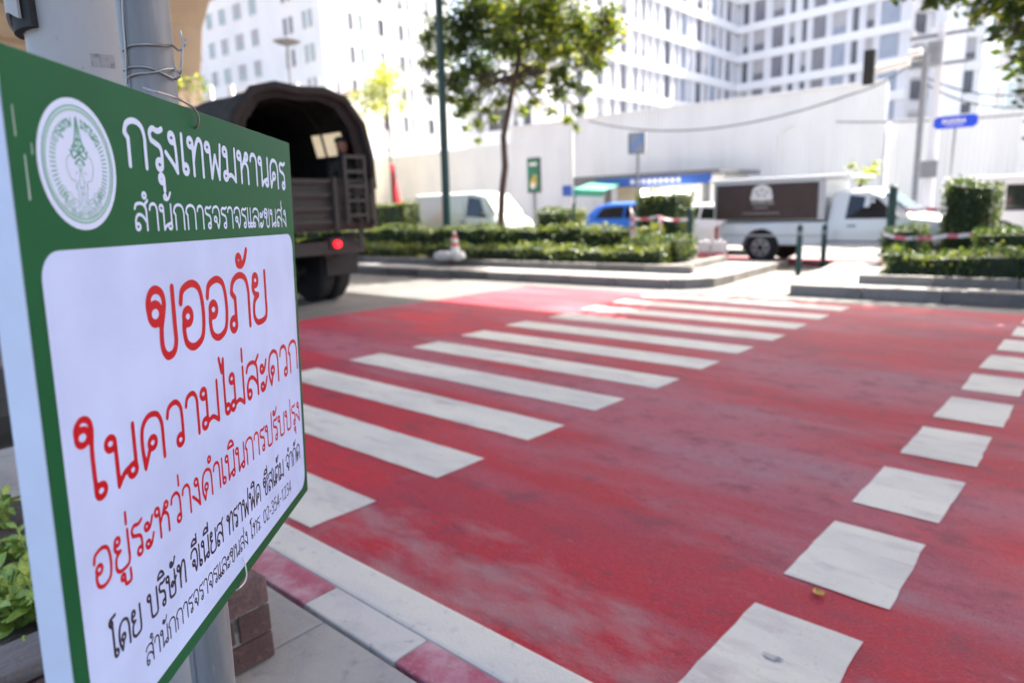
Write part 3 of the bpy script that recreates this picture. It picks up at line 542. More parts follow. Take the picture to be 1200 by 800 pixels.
# ================================================================== VEHICLES
def lerp_tab(t,x):
    for (a,va_),(b_,vb) in zip(t[:-1],t[1:]):
        if a<=x<=b_: return va_+(vb-va_)*((x-a)/(b_-a) if b_>a else 0)
    return t[0][1] if x<t[0][0] else t[-1][1]
def car(root,L,Wd,roof,belt,sill,wheels,wr,paint,glassspec,front=1,round_=.16,narrow=.16,lights=True,wname='wheel'):
    """x along the car (0 rear .. L front), y across, section lofted from roof line and belt line tables"""
    xs=sorted(set([0,.04,.12,L-.12,L-.04,L]+[x for x,_ in roof]+[x for x,_ in belt]+[i*.2 for i in range(int(L/.2)+1)]+[w+s*wr*1.18*k for w in wheels for s in(-1,1) for k in(.0,.35,.6,.8,.93,1,1.001)]))
    xs=[x for x in xs if 0<=x<=L]; q=MB(); rings=[]
    def half(x):
        e=min(x,L-x); w=Wd/2-max(0,(.25-e))*.55*(1 if e<.25 else 0)
        zr=lerp_tab(roof,x); zb=min(lerp_tab(belt,x),zr-.05); zs=sill
        for wx in wheels:
            dd=abs(x-wx); ra=wr*1.18
            if dd<ra: zs=max(zs,wr+math.sqrt(max(0,ra*ra-dd*dd)))
        zs=min(zs,zb-.06)
        k=min(1,max(0,(zr-zb)/.45)); wr_=w-narrow*k-.05
        return [(0,zs),(w-.22,zs),(w-.03,zs),(w,zs+.05*min(1,(zb-zs))),(w,(zs+zb)/2+.03),(w-.02,zb),(wr_,zr-.07),(wr_-.08,zr-.02),(wr_*.5,zr+.012),(0,zr+.02)]
    for x in xs:
        h=half(x); ring=[(x,y,z) for y,z in h]+[(x,-y,z) for y,z in h[-2:0:-1]]; rings.append(ring)
    n=len(rings[0])
    for r in rings: q.v+=r
    for i in range(len(rings)-1):
        for j in range(n): q.f.append((i*n+j,i*n+(j+1)%n,(i+1)*n+(j+1)%n,(i+1)*n+j)); q.m.append(0)
    q.f+=[tuple(range(n)),tuple(range((len(rings)-1)*n,len(rings)*n))]; q.m+=[0,0]
    body=q.build('body',[paint],root,smooth=True)
    # under body, dark
    MB().box(.15,L-.15,-Wd/2+.2,Wd/2-.2,sill-.02,sill+.35).build('underbody','dark',root)
    # side glass: list of quads in (x, t) where t=0 belt ..1 roof
    for xs_,sides in glassspec.get('side',[]):
        for s in (-1,1):
            g=MB(); 
            vs=[]
            for (x,t) in xs_:
                h=half(x); (yb,zb_),(yr,zr_)=h[5],h[6]; vs.append((x,s*(yb+(yr-yb)*t+.012),zb_+(zr_-zb_)*t))
            g.add(vs,[tuple(range(len(vs)))]); g.add([(a_,b_-s*.03,c_) for a_,b_,c_ in vs],[tuple(range(len(vs)))[::-1]]); g.build('side_window','glass',root)
    for nm,(xa,ta),(xb,tb_),m in glassspec.get('screen',[]):
        g=MB(); ha=half(xa); hb_=half(xb); ya=ha[6][0]*.93; yb=hb_[6][0]*.9; za=lerp_tab(roof,xa)+.03; zb2=lerp_tab(roof,xb)+.03; ox=.02 if xb<xa else -.02
        g.add([(xa+ox,-ya,za),(xa+ox,ya,za),(xb+ox,yb,zb2),(xb+ox,-yb,zb2),(xa,-ya,za-.03),(xa,ya,za-.03),(xb,yb,zb2-.03),(xb,-yb,zb2-.03)],[(0,1,2,3),(7,6,5,4),(0,4,5,1),(1,5,6,2),(2,6,7,3),(3,7,4,0)]); g.build(nm,m,root)
    for wx in wheels:
        for s in (-1,1):
            w=MB(); yo=s*(Wd/2-.02); yi=s*(Wd/2-.22)
            w.tube([(0,0,0),(0,s*.03,0),(0,s*.17,0),(0,s*.2,0)],[wr*.94,wr,wr,wr*.93],24)
            o=w.build('wheel','dark',root,loc=(wx,yi,wr),smooth=True)
            rmb=MB().tube([(0,s*.195,0),(0,s*.212,0)],[wr*.62,wr*.58],20); rmb.build('rim','chrome',o,smooth=True)
            MB().tube([(0,s*.2,0),(0,s*.222,0)],[wr*.2,wr*.18],12).build('hub','dark',o)
            sp=MB()
            for k in range(6):
                a=k*math.pi/3; c=Vector((math.cos(a)*wr*.4,s*.213,math.sin(a)*wr*.4)); sp.tube([c,c+Vector((0,s*.006,0))],.035,8)
            sp.build('rim_hole','dark',o)
    if lights:
        for s in(-1,1):
            zh=lerp_tab(belt,L-.1)-.16
            MB().cbox(Vector((L-.07,s*(Wd/2-.32),zh)),(.14,.36,.17)).build('headlight','lampw',root,bevel=.03)
            MB().cbox(Vector((L-.11,s*(Wd/2-.17),zh)),(.16,.12,.12)).build('indicator','amber',root,bevel=.02)
            MB().cbox(Vector((.03,s*(Wd/2-.18),lerp_tab(belt,.1)-.2)),(.08,.16,.3)).build('tail_light','tail' if 0 else 'redf',root,bevel=.02)
        MB().box(L-.03,L+.05,-Wd/2+.12,Wd/2-.12,sill+.02,sill+.24).build('bumper',paint,root,bevel=.02)
        MB().box(L-.02,L+.03,-Wd/2+.5,Wd/2-.5,sill+.28,sill+.42).build('grille','dark',root)
    return half
def mirror(root,x,Wd,z,m,side=-1):
    MB().cbox(Vector((x,side*(Wd/2+.10),z)),(.12,.2,.16)).build('mirror',m,root,bevel=.03)
# --- pickup with white box canopy and brown banner; local x along +u, near side y=-Wd/2 at v=15.75
PX0=V(836,260,15.75).x; PL=5.25
pk=empty('pickup_truck',(PX0,15.75+.87,0),0,'white pickup with a box canopy and dark brown banner parked beyond the median passage','pickup')
uw=V(890,300,15.75).x-PX0
roofp=[(0,.92),(.04,.95),(3.0,.97),(3.08,1.5),(3.16,1.60),(4.1-.42,1.62),(3.9,1.52),(4.35,1.08),(4.45,1.04),(5.0,.97),(5.2,.88),(5.25,.72)]
roofp=[(0,.92),(.04,.95),(2.55,.97),(2.63,1.5),(2.72,1.60),(3.35,1.62),(3.6,1.52),(4.15,1.10),(4.3,1.06),(5.0,.98),(5.2,.88),(5.25,.72)]
beltp=[(0,.88),(2.6,.95),(4.2,1.0),(5.0,.9),(5.25,.66)]
spec={'side':[([(2.95,.06),(3.98,.06),(3.52,.86),(2.98,.92)],0)],'screen':[('windscreen',(4.1,0),(3.62,0),'wglass')]}
car(pk,PL,1.74,roofp,beltp,.42,[uw,uw+3.05],.36,'pickw',spec)
mirror(pk,3.85,1.74,1.12,'pickw'); MB().box(3.0,3.17,-.885,-.865,.83,.87).build('door_handle','grey',pk)
MB().box(2.585,2.6,-.876,-.86,.45,1.45).build('door_gap','dark',pk)
MB().box(.25,2.5,-.878,-.862,.62,.66).build('body_crease','alu',pk); MB().box(2.62,3.9,-.879,-.864,.50,.545).build('door_trim','grey',pk)
MB().box(3.9,3.915,-.876,-.86,.5,1.0).build('door_gap','dark',pk); MB().box(-.02,.02,-.25,.25,.62,.74).build('number_plate','offw',pk); MB().box(-.14,.02,-.80,.80,.42,.52).build('rear_bumper','alu',pk,bevel=.02)
# canopy box on the bed
cb=MB(); cb.box(.0,2.52,-.84,.84,.985,1.86); cb.build('canopy_box','pickw',pk,bevel=.02)
MB().box(-.12,3.05,-.92,.92,1.862,1.93).build('canopy_roof','pickw',pk,bevel=.03)
MB().box(2.40,2.53,-.862,-.842,.99,1.85).build('canopy_corner_trim','alu',pk); MB().box(.0,.06,-.862,-.842,.99,1.85).build('canopy_corner_trim','alu',pk)
bz0,bz1=1.0,1.80
bn=MB().box(.07,2.38,-.875,-.845,bz0,bz1).build('banner','brown',pk)
def disc(q,cx,cz,r,y,n=20,mi=0,sx=1,sz=1): q.prism([(cx+r*sx*math.cos(2*math.pi*k/n),y,cz+r*sz*math.sin(2*math.pi*k/n)) for k in range(n)],(0,-.004,0),mi)
lg=MB(); disc(lg,1.15,1.60,.23,-.876,mi=0,sx=1.0,sz=.80); lg.box(.90,1.40,-.8805,-.8765,1.43,1.56)
for k in range(4): lg.box(.93+k*.125,1.02+k*.125,-.8795,-.8755,1.455,1.48)
lg.build('banner_emblem','offw',bn)
lg=MB()
for x,z in [(1.03,1.62),(1.15,1.66),(1.27,1.62),(1.09,1.54),(1.21,1.54)]: disc(lg,x,z,.024,-.8825)
lg.build('emblem_cutouts','brown',bn)
lg=MB(); x=.93
for w in (.05,.03,.06,.04,.05,.03,.06,.05): lg.box(x,x+w,-.879,-.876,1.34,1.40); x+=w+.018
x=.98
for k in range(9): lg.box(x,x+.025,-.879,-.876,1.25,1.28); x+=.037
x=.72
for k in range(22): lg.box(x,x+.028,-.879,-.876,1.13,1.155); x+=.039
lg.build('banner_lettering','pale',bn)
# --- van
vx0=V(478,260,17).x; van=empty('panel_van',(vx0,17+.85,0),0,'pale grey green panel van with a white front passing behind the median tree','van')
vr=[(0,1.75),(.06,1.93),(.3,1.98),(3.3,1.98),(3.7,1.9),(4.35,1.18),(4.5,1.1),(4.75,1.02),(4.85,.85)]; vb=[(0,1.15),(3.5,1.12),(4.3,1.05),(4.85,.8)]
car(van,4.85,1.72,vr,vb,.32,[.85,3.95],.33,'vang',{'side':[([(3.05,.05),(3.98,.05),(3.62,.85),(3.05,.9)],0)],'screen':[('windscreen',(4.32,0),(3.74,0),'wglass')]})
mirror(van,3.95,1.72,1.2,'dark'); MB().box(2.98,2.995,-.868,-.852,.4,1.8).build('door_gap','grey',van); MB().box(2.8,2.94,-.875,-.855,.95,1.0).build('door_handle','dark',van)
# --- blue car (hatchback) behind the rear hedge
bx0=V(680,260,20).x
def small_car(name,x0,v,label,paint,L=4.2,h=1.47,Wd=1.7,flip=False,group=None):
    r=empty(name,(x0,v+Wd/2,0),0,label,'car',group)
    rf=[(0,.95),(.08,1.05),(.55,h-.08),(1.0,h),(2.2,h),(2.55,h-.06),(3.2,1.0),(3.35,.96),(4.0,.82),(4.2,.62)]; bt=[(0,.9),(1,.92),(3.1,.92),(4.0,.75),(4.2,.55)]
    car(r,L,Wd,rf,bt,.25,[.75,3.3],.31,paint,{'side':[([(.62,.1),(1.7,.08),(1.7,.9),(.85,.85)],0),([(1.78,.08),(2.95,.06),(2.5,.86),(1.78,.9)],0)],'screen':[('windscreen',(3.16,0),(2.6,0),'dglass')]})
    mirror(r,2.85,Wd,1.0,paint); return r
small_car('blue_car',bx0,20,'bright blue hatchback behind the hedge left of the red and white tape','blue')
small_car('white_car',V(755,260,18.3).x,18.3,'white car with a dark windscreen close behind the brown bannered pickup','vanw',h=1.38)
small_car('pink_taxi',V(462,250,18.6).x-4.1,18.4,'pink taxi half hidden by the truck and the sunlit clipped bush','pink',h=1.55)
# --- white minibus at the right edge
mbx=V(1106,210,21).x; mbus=empty('white_minibus',(mbx,22,0),0,'white minibus with dark windows behind the tall clipped bush at the right edge','bus')
MB().box(0,7.6,-.95,.95,.45,1.0).build('lower_body','vanw',mbus,bevel=.05); MB().box(.05,7.55,-.9,.9,1.0,1.62).build('cabin','dark',mbus)
MB().box(-.05,7.65,-1.0,1.0,1.62,1.85).build('roof','vanw',mbus,bevel=.05)
for k in range(6): MB().box(.1+k*1.25,1.15+k*1.25,-.93,-.905,1.06,1.58).build('window','glass',mbus)
for k in range(7): MB().box(k*1.25,.1+k*1.25,-.94,-.9,1.0,1.62).build('pillar','vanw',mbus)
for x in (1.3,6.2):
    for s in (-1,1): MB().tube([(x,s*.75,.38),(x,s*.96,.38)],.38,20).build('wheel','dark',mbus)
# --- army truck
TU=-9.2
def TT(x,y,u=TU): p=UPl(x,y,u); return p.y,p.z
at=empty('army_truck',(-11.6,6.0,0),0,'dark olive army truck with a canvas cover seen from behind with one tail lamp lit','truck')
yr=TT(440,240)[0]; yl=yr-2.42; print('truck tail v',yl,yr)
zg_top=TT(400,210)[1]; zg_bot=TT(400,266)[1]; print('gate z',zg_top,zg_bot)
bl=4.6
def tb_(x0,x1,y0,y1,z0,z1,name,m,bev=0): return loc(MB().box(x0,x1,y0,y1,z0,z1).build(name,m,at,bevel=bev))
tb_(TU-bl,TU-.06,yl+.03,yr-.03,zg_bot-.06,zg_bot+.05,'bed_floor','army')
# tailgate of horizontal ribs
tg=tb_(TU-.05,TU,yl,yr,zg_bot,zg_top,'tailgate','army')
for k in range(4):
    z=zg_bot+.05+k*(zg_top-zg_bot-.12)/3; o=MB().box(TU+.002,TU+.05,yl+.02,yr-.02,z,z+.07).build('tailgate_rib','army',at,bevel=.01); loc(o)
for y in (yl+.05,yl+.8,yr-.85,yr-.12): loc(MB().box(TU+.051,TU+.085,y,y+.07,zg_bot-.02,zg_top+.02).build('tailgate_strap','army',at))
for s,y in ((0,yl),(1,yr-.05)):
    tb_(TU-bl,TU-.051,y,y+.05,zg_bot,zg_top,'side_board','army')
    for k in range(6): tb_(TU-bl+.3+k*.78,TU-bl+.38+k*.78,y-.03 if s==0 else y+.05,y if s==0 else y+.08,zg_bot-.05,zg_top,'stake','army')
# ladder
ya,yb=TT(398,210)[0],TT(424,210)[0]; za=TT(400,182)[1]
for y in (ya,yb-.05): loc(MB().box(TU+.09,TU+.13,y,y+.05,zg_bot+.05,za).build('ladder_rail','army',at))
for k in range(5): z=zg_bot+.15+k*(za-zg_bot-.2)/4; loc(MB().box(TU+.095,TU+.125,ya+.05,yb-.05,z,z+.05).build('ladder_rung','army',at))
# canvas cover: outline traced at the tail, lofted to the cab
op=[TT(x,y) for x,y in [(441,226),(437,190),(429,147),(408,120),(391,112),(345,107),(282,106),(255,128)]]; 
cyc=(yl+yr)/2
half_=[(yr,zg_top-.15),(yr-.02,zg_top+.35),(yr-.14,op[2][1]),(yr-.44,op[3][1]+.03),(yr-.80,op[4][1]+.05),(cyc,op[5][1]+.02)]
outl=half_+[(2*cyc-y,z) for y,z in half_[-2::-1]]
print('canvas',outl)
vw=yr-.09
pw0=V(368,170,vw); pw1=V(402,170,vw); wz_b=(V(368,185,vw).z+V(402,183,vw).z)/2; wz_t=V(385,157,vw).z
print('side window',pw0.x,pw1.x,wz_b,wz_t)
(ya_,za_),(yb_,zb_)=outl[1],outl[2]
f_=lambda z:ya_+(yb_-ya_)*(z-za_)/(zb_-za_)
full=[outl[0],outl[1]]+[(f_(z),z) for z in (wz_b,wz_t)]+outl[2:]
xs_=sorted([TU-.06,TU-.5,TU-1.2,TU-1.9,TU-2.6,TU-3.3,TU-4.0,TU-bl,pw0.x,pw1.x],reverse=True)
q=MB(); n=len(full)
for k,x in enumerate(xs_):
    sag=-.045 if k in (2,5,7) else 0
    for i,(y,z) in enumerate(full):
        top_=1 if 5<=i<=n-4 else 0; q.v.append((x,y,z+sag*top_))
for k in range(len(xs_)-1):
    for i in range(n-1):
        if i==2 and xs_[k]<=pw1.x+1e-6 and xs_[k+1]>=pw0.x-1e-6: continue
        q.f.append((k*n+i,k*n+i+1,(k+1)*n+i+1,(k+1)*n+i)); q.m.append(0)
loc(MB().box(pw0.x,pw1.x,vw-.02,vw+.0,wz_b-.03,wz_b).box(pw0.x,pw1.x,vw-.02,vw,wz_t,wz_t+.03).build('side_window_frame','army',at))
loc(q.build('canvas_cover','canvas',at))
# thick rolled rear edge and inner frame hoops
def off(o_,d): c=Vector((cyc,(zg_top+op[5][1])/2)); return [(c.x+(y-c.x)*(1-d),zg_top-.15 if z<zg_top else c.y+(z-c.y)*(1-d)) for y,z in o_]
rim=MB().tube([(TU-.02,y,z) for y,z in outl],.065,8,sq=.7); loc(rim.build('rolled_canvas_edge','canvas',at,smooth=True))
fr=MB(); i1=off(outl,.02); i2=off(outl,.20)
for (a,b_),(c,d) in zip(zip(i1[:-1],i1[1:]),zip(i2[:-1],i2[1:])): fr.add([(TU-.08,*a),(TU-.08,*b_),(TU-.10,*d),(TU-.10,*c)],[(0,1,2,3)])
loc(fr.build('canvas_valance','canvas',at))
for x in (TU-1.14,TU-2.6,TU-4.0): loc(MB().tube([(x,y,z) for y,z in off(outl,.035)],.025,6).build('hoop','army',at))
# front canvas wall; its near-black colour stands in for the shade inside
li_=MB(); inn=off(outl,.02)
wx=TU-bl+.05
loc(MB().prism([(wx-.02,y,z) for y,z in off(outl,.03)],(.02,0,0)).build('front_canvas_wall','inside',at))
for y in (yl+.06,yr-.36): tb_(TU-bl+.2,TU-.3,y,y+.3,zg_bot+.42,zg_bot+.47,'bench','army')
# cab
tb_(TU-bl-2.0,TU-bl-.15,yl+.1,yr-.1,1.1,2.25,'cab','army',.06); tb_(TU-bl-3.2,TU-bl-2.02,yl+.35,yr-.35,1.0,1.75,'bonnet','army',.08)
for s in (yl+.085,yr-.1): tb_(TU-bl-1.6,TU-bl-.5,s,s+.015,1.65,2.1,'cab_window','glass')
tb_(TU-bl-3.4,TU-.3,cyc-.5,cyc-.38,.75,.98,'chassis_rail','army'); tb_(TU-bl-3.4,TU-.3,cyc+.38,cyc+.5,.75,.98,'chassis_rail','army')
def tw_(x,y,w=.26,r=.52):
    o=loc(MB().tube([(x,y,r),(x,y+.04,r),(x,y+w-.04,r),(x,y+w,r)],[r*.92,r,r,r*.92],26).build('wheel','dark',at,smooth=True)); h=MB().tube([(x,y-.01,r),(x,y+w+.01,r)],r*.42,14).build('hub','army',o); h.matrix_parent_inverse=Matrix.Translation(-at.location)
yw=TT(393,320,TU-1.02)[0]-.28
for x in (TU-.62-.4,TU-2.3):
    for y in (yl+.12,yl+.42,yw-.32,yw): tw_(x,y)
for y in (yl+.2,yr-.5): tw_(TU-bl-2.2,y)
for y in(cyc-.3,): loc(MB().tube([(TU-1.02,yl+.3,.52),(TU-1.02,yr-.3,.52)],.09,10).build('axle','army',at)); loc(MB().tube([(TU-1.2,cyc,.55),(TU-.9,cyc,.55),(TU-.75,cyc,.55)],[.2,.26,.1],12).build('differential','army',at))
tb_(TU-.25,TU-.12,yl+.2,yr-.2,zg_bot-.42,zg_bot-.22,'rear_crossmember','army')
for y in (yl+.12,yw-.3): tb_(TU-.42,TU-.4,y,y+.62,.45,zg_bot-.1,'mud_flap','dark')
ty,tz=TT(394,286,TU-.12); loc(MB().box(TU-.14,TU-.1,ty-.12,ty+.16,tz-.09,tz+.10).build('lamp_bracket','army',at))
loc(MB().tube([(TU-.1,ty,tz),(TU-.05,ty,tz)],[.062,.055],16).build('tail_lamp','tail',at,smooth=True))
y2,z2=TT(432,236); loc(MB().tube([(TU+.01,y2-.06,z2),(TU+.04,y2-.06,z2)],.05,12).build('reflector','redf',at))
y3,z3=TT(426,275); tb_(TU-.06,TU-.03,y3-.06,y3+.02,z3-.2,zg_bot+.0,'hanging_strap','army')
# --- soldier sitting inside the truck behind the ladder
sol=empty('person',(TU-.40,TT(419,190)[0],zg_bot+.47),0,'soldier in dark uniform and cap sitting inside the army truck behind the ladder','person')
arm=bpy.data.meshes.new('body'); sc_=[((0,0,.05),.17),((0,0,.28),.165),((0,0,.48),.175),((0,0,.60),.075),((0,0,.68),.07),((.02,0,.79),.10),((.02,0,.86),.095),
 ((0,.20,.50),.07),((.02,.27,.27),.05),((.22,.22,.12),.042),((.30,.16,.10),.04),((0,-.20,.50),.07),((.02,-.27,.27),.05),((.22,-.22,.12),.042),((.30,-.16,.10),.04),
 ((.10,.11,.04),.095),((.44,.13,.06),.075),((.46,.13,-.36),.05),((.56,.13,-.40),.045),((.10,-.11,.04),.095),((.44,-.13,.06),.075),((.46,-.13,-.36),.05),((.56,-.13,-.40),.045)]
ed=[(0,1),(1,2),(2,3),(3,4),(4,5),(5,6),(2,7),(7,8),(8,9),(9,10),(2,11),(11,12),(12,13),(13,14),(0,15),(15,16),(16,17),(17,18),(0,19),(19,20),(20,21),(21,22)]
arm.from_pydata([p for p,_ in sc_],ed,[]); ob=inst('body',arm,sol); arm.materials.append(M['cloth']); arm.materials.append(M['skin'])
sk=ob.modifiers.new('s','SKIN'); 
for i,(p,r) in enumerate(sc_): arm.skin_vertices[0].data[i].radius=(r,r)
arm.skin_vertices[0].data[0].use_root=True
ob.modifiers.new('b','SUBSURF').levels=1; ob.modifiers['b'].render_levels=1
hd=MB()
for k,(z,r,ox) in enumerate([(-.13,.03,.02),(-.11,.062,.02),(-.06,.082,.01),(0,.09,0),(.06,.085,0),(.1,.06,0)]): pass
hd.tube([(.03,0,.69),(.03,0,.71),(.025,0,.76),(.02,0,.82),(.02,0,.87),(.02,0,.92)],[.035,.068,.09,.102,.10,.06],14); hd.tube([(.115,0,.81),(.14,0,.79)],[.022,.014],6)
for s in (-1,1): hd.tube([(.02,s*.10,.80),(.02,s*.115,.81)],[.03,.018],6)
hd.build('face','skin',sol,smooth=True)
MB().tube([(.0,0,.865),(.0,0,.91),(.0,0,.95)],[.112,.11,.07],14).box(.05,.19,-.07,.07,.872,.884).build('cap','cloth',sol,smooth=True)
# ================================================================== STREET FURNITURE
def post(name,p0,p1,r,m,label,cat,group=None,n=12):
    p0=Vector(p0);p1=Vector(p1); o=MB().tube([p0-p0,p1-p0],r,n).build(name,m,None,smooth=True); o.location=p0; return tag(o,label,cat,group)
gp=V(525,292,13.8); gp.z=.24; gt=V(514,0,13.8); lp=empty('green_lamp_pole',gp,0,'tall dark green lamp pole rising from the median left of the tree','lamp post')
d_=(gt-gp); MB().tube([(0,0,0),d_*.25,d_,d_*1.8],[.13,.12,.105,.08],14).build('pole','dgreen',lp,smooth=True); MB().tube([(0,0,0),(0,0,.35)],.15,14).build('base','dgreen',lp)
MB().tube([d_*1.8,d_*1.8+Vector((0,.8,.15)),d_*1.8+Vector((0,1.6,.15))],[.04,.035,.03],10).build('arm','dgreen',lp); MB().cbox(d_*1.8+Vector((0,1.8,.13)),(.25,.6,.12)).build('lamp_head','grey',lp,bevel=.03)
# bollards in the passage
for (px,py,h_,lab) in [(935,322,.95,'dark green bollard nearest the road in the median passage'),(964,312,.88,'dark green bollard farther back in the median passage'),]:
    b_=G(px,py,.02); r=empty('bollard',b_,0,lab,'bollard','bollards in the median passage'); MB().tube([(0,0,0),(0,0,h_-.05),(0,0,h_)],[.055,.055,.03],14).build('post','dgreen',r,smooth=True); MB().tube([(0,0,h_-.2),(0,0,h_-.12)],.058,14).build('band','grey',r)
b_=V(1041,300,15.2); b_.z=.2; r=empty('green_post',b_,0,'thick dark green post standing in front of the pickup windscreen','post'); MB().tube([(0,0,0),(0,0,1.42)],.075,14).build('shaft','dgreen',r,smooth=True); MB().tube([(0,0,1.42),(0,0,1.46)],[.08,.04],14).build('cap','dgreen',r)
b_=V(808,300,13.6); b_.z=.25; r=empty('green_post',b_,0,'dark green post carrying the right end of the striped tape by the end hedge','post'); MB().tube([(0,0,0),(0,0,1.05)],.06,12).build('shaft','dgreen',r,smooth=True); MB().tube([(0,0,1.05),(0,0,1.09)],[.065,.03],12).build('cap','dgreen',r)
b_=V(673,295,13.6); b_.z=.25; post('thin_green_post',b_,b_+Vector((0,0,1.25)),.035,'dgreen','thin green post standing in the hedge below the white lamp pole','post')
# framed sign on a post
sp=V(747,250,15.9); sp.z=.2; sg_=empty('framed_info_sign',sp,0,'small square blue grey sign in a dark frame on a thin post','sign')
zc=V(747,178,15.9).z; MB().tube([(0,0,0),(0,0,zc+.2)],.03,10).build('post','grey',sg_)
rotS=math.atan2(-FW.x,FW.y)*.6
o=MB().box(-.22,.2,-.05,.09,zc-.25,zc+.27).build('frame','grey',sg_,rz=rotS*.5); MB().box(-.19,.17,-.056,-.052,zc-.22,zc+.24).build('face','ppt',o); MB().box(-.235,-.222,-.05,.09,zc-.25,zc+.27).build('side','dark',o)
# billboard
bb=V(626,205,28); r=empty('poster_board',(bb.x,bb.y,0),0,'upright green poster board with a yellow figure in front of the hoarding','billboard')
MB().box(-.42,.42,-.06,.06,bb.z-.9,bb.z+.85).build('frame','dark',r,bevel=.02); MB().box(-.38,.38,-.07,-.064,bb.z-.85,bb.z+.8).build('poster','bgreen',r)
q=MB(); disc(q,0,bb.z-.4,.22,-.071,sz=1.2); disc(q,.1,bb.z-.1,.12,-.071); q.build('poster_picture','yell',r); q=MB(); disc(q,-.05,bb.z-.55,.15,-.078); q.box(-.25,.25,-.078,-.072,bb.z+.45,bb.z+.6); q.build('poster_print','offw',r)
MB().box(-.1,.1,-.05,.05,0,bb.z-.9).build('leg','grey',r)
# white lamp pole in front of the hoarding
a=V(671,250,29); r=empty('white_lamp_pole',(a.x,a.y,0),0,'plain white lamp pole in front of the hoarding right of the tree','lamp post'); zt=V(671,122,29).z
MB().tube([(0,0,0),(0,0,zt)],[.13,.10],14).build('pole','pwhite',r,smooth=True); MB().cbox(Vector((0,0,zt+.12)),(.5,.5,.22)).build('lamp_head','pwhite',r,bevel=.05)
a=V(909,220,32.8); zt=V(909,160,32.8).z; r=empty('wall_lamp',(a.x,a.y,0),0,'white street lamp with a tilted head in front of the hoarding above the pickup','lamp post')
MB().tube([(0,0,0),(0,0,zt)],.06,10).build('pole','pwhite',r); hdm=MB().tube([(0,0,zt),(.35,0,zt+.28),(.75,0,zt+.42)],[.07,.10,.08],8,sq=.6); hdm.build('lamp_head','pwhite',r,smooth=True)
# blue street name sign
a=V(1120,143,22); r=empty('street_name_sign',(a.x,a.y,0),0,'blue street name plate with pointed ends on a thin pole at the right','sign')
MB().tube([(0,0,0),(0,0,a.z)],.03,10).build('pole','grey',r)
w=.50; h_=.16; q=MB(); q.prism([(-w,-.02,a.z-h_*.5),(-w+.09,-.02,a.z-h_),(w-.09,-.02,a.z-h_),(w,-.02,a.z-h_*.5),(w,-.02,a.z+h_*.6),(w-.09,-.02,a.z+h_),(-w+.09,-.02,a.z+h_),(-w,-.02,a.z+h_*.6)],(0,-.03,0)); o=q.build('plate','bsign',r)
q=MB(); x=-.30
for k in range(9): ww=random.choice((.035,.05,.03)); q.box(x,x+ww,-.056,-.051,a.z-.02,a.z+.06+random.choice((0,.02))); x+=ww+.025
x=-.22
for k in range(11): q.box(x,x+.022,-.056,-.051,a.z-.09,a.z-.055); x+=.038
q.build('plate_lettering','offw',o)
# electric poles, camera and wires
def pole2(px,v,ytop,r_,label,rz=0):
    a=V(px,240,v); zt=V(px,ytop,v).z; e=empty('electric_pole',(a.x,a.y,0),rz,label,'pole'); MB().tube([(0,0,0),(0,0,zt)],[r_,r_*.75],10).build('shaft','wall2',e,smooth=True); return e,zt
e,zt=pole2(1087,27,30,.17,'taller grey concrete electric pole with cross arms left of the blue name plate')
for z in (zt-.4,zt-1.3): MB().box(-.9,.9,-.06,.06,z,z+.09).build('cross_arm','grey',e)
for x in (-.8,-.3,.3,.8): MB().tube([(x,0,zt-.31),(x,0,zt-.1)],.05,8).build('insulator','offw',e)
tz=V(1087,66,27).z; MB().tube([(-.1,-.3,tz-.35),(-.1,-.3,tz+.35)],.22,14).build('transformer','grey',e,smooth=True)
bz=V(1084,200,27).z; MB().box(-.35,.25,-.4,-.15,bz-.25,bz+.3).build('meter_box','grey',e)
e2_,zt2=pole2(1072,29,120,.08,'thin grey pole just left of the taller electric pole')
# traffic signal arm with camera
a=V(1020,80,25); zt=a.z; ap=V(1084,82,25); r=empty('traffic_camera_arm',(ap.x,ap.y,0),0,'horizontal arm with a dark signal box and white camera tubes against the tower','camera')
MB().tube([(0,0,0),(0,0,zt+.2)],.09,10).build('pole','grey',r); dx=V(1030,82,25).x-ap.x; dx0=V(1020,82,25).x-ap.x
MB().tube([(0,0,zt),(dx0,0,zt)],.045,8).build('arm','grey',r); MB().box(dx0-.2,dx0+.12,-.1,.12,zt-.5,zt+.55).build('signal_box','dark',r,bevel=.03)
MB().tube([(dx0+.2,-.15,zt-.12),(-.4,-.15,zt+.0)],.12,10).build('camera_housing','pwhite',r,smooth=True); MB().tube([(-.45,-.1,zt+.22),(-.1,-.1,zt+.25)],.11,10).build('camera_housing','pwhite',r,smooth=True)
def wire(p,q_,sag,label,r=.018,group='overhead cables'):
    p=Vector(p);q_=Vector(q_); pts=[p.lerp(q_,t/14)-Vector((0,0,sag*4*(t/14)*(1-t/14))) for t in range(15)]
    o=MB().tube([k-p for k in pts],r,5).build('overhead_cable','cable'); o.location=p; tag(o,label,'cable',group)
P_=lambda x,y,v:V(x,y,v)
wire(P_(690,142,32),P_(1000,110,30),.9,'sagging cable along the top edge of the white hoarding',.03)
wire(P_(1000,110,30),P_(1087,60,27),.2,'short cable rising to the taller electric pole',.025)
wire(P_(1087,92,27),P_(1260,100,26),.4,'cable from the electric pole out to the right edge',.022)
wire(P_(1087,100,27),P_(1260,112,26),.5,'lower cable from the electric pole to the right edge',.022)
wire(P_(400,96,30),P_(720,70,31),1.2,'cable crossing behind the crown of the median tree',.015)
wire(P_(980,143,33),P_(1200,134,33),.1,'cable strung on top of the lower right hoarding',.025)
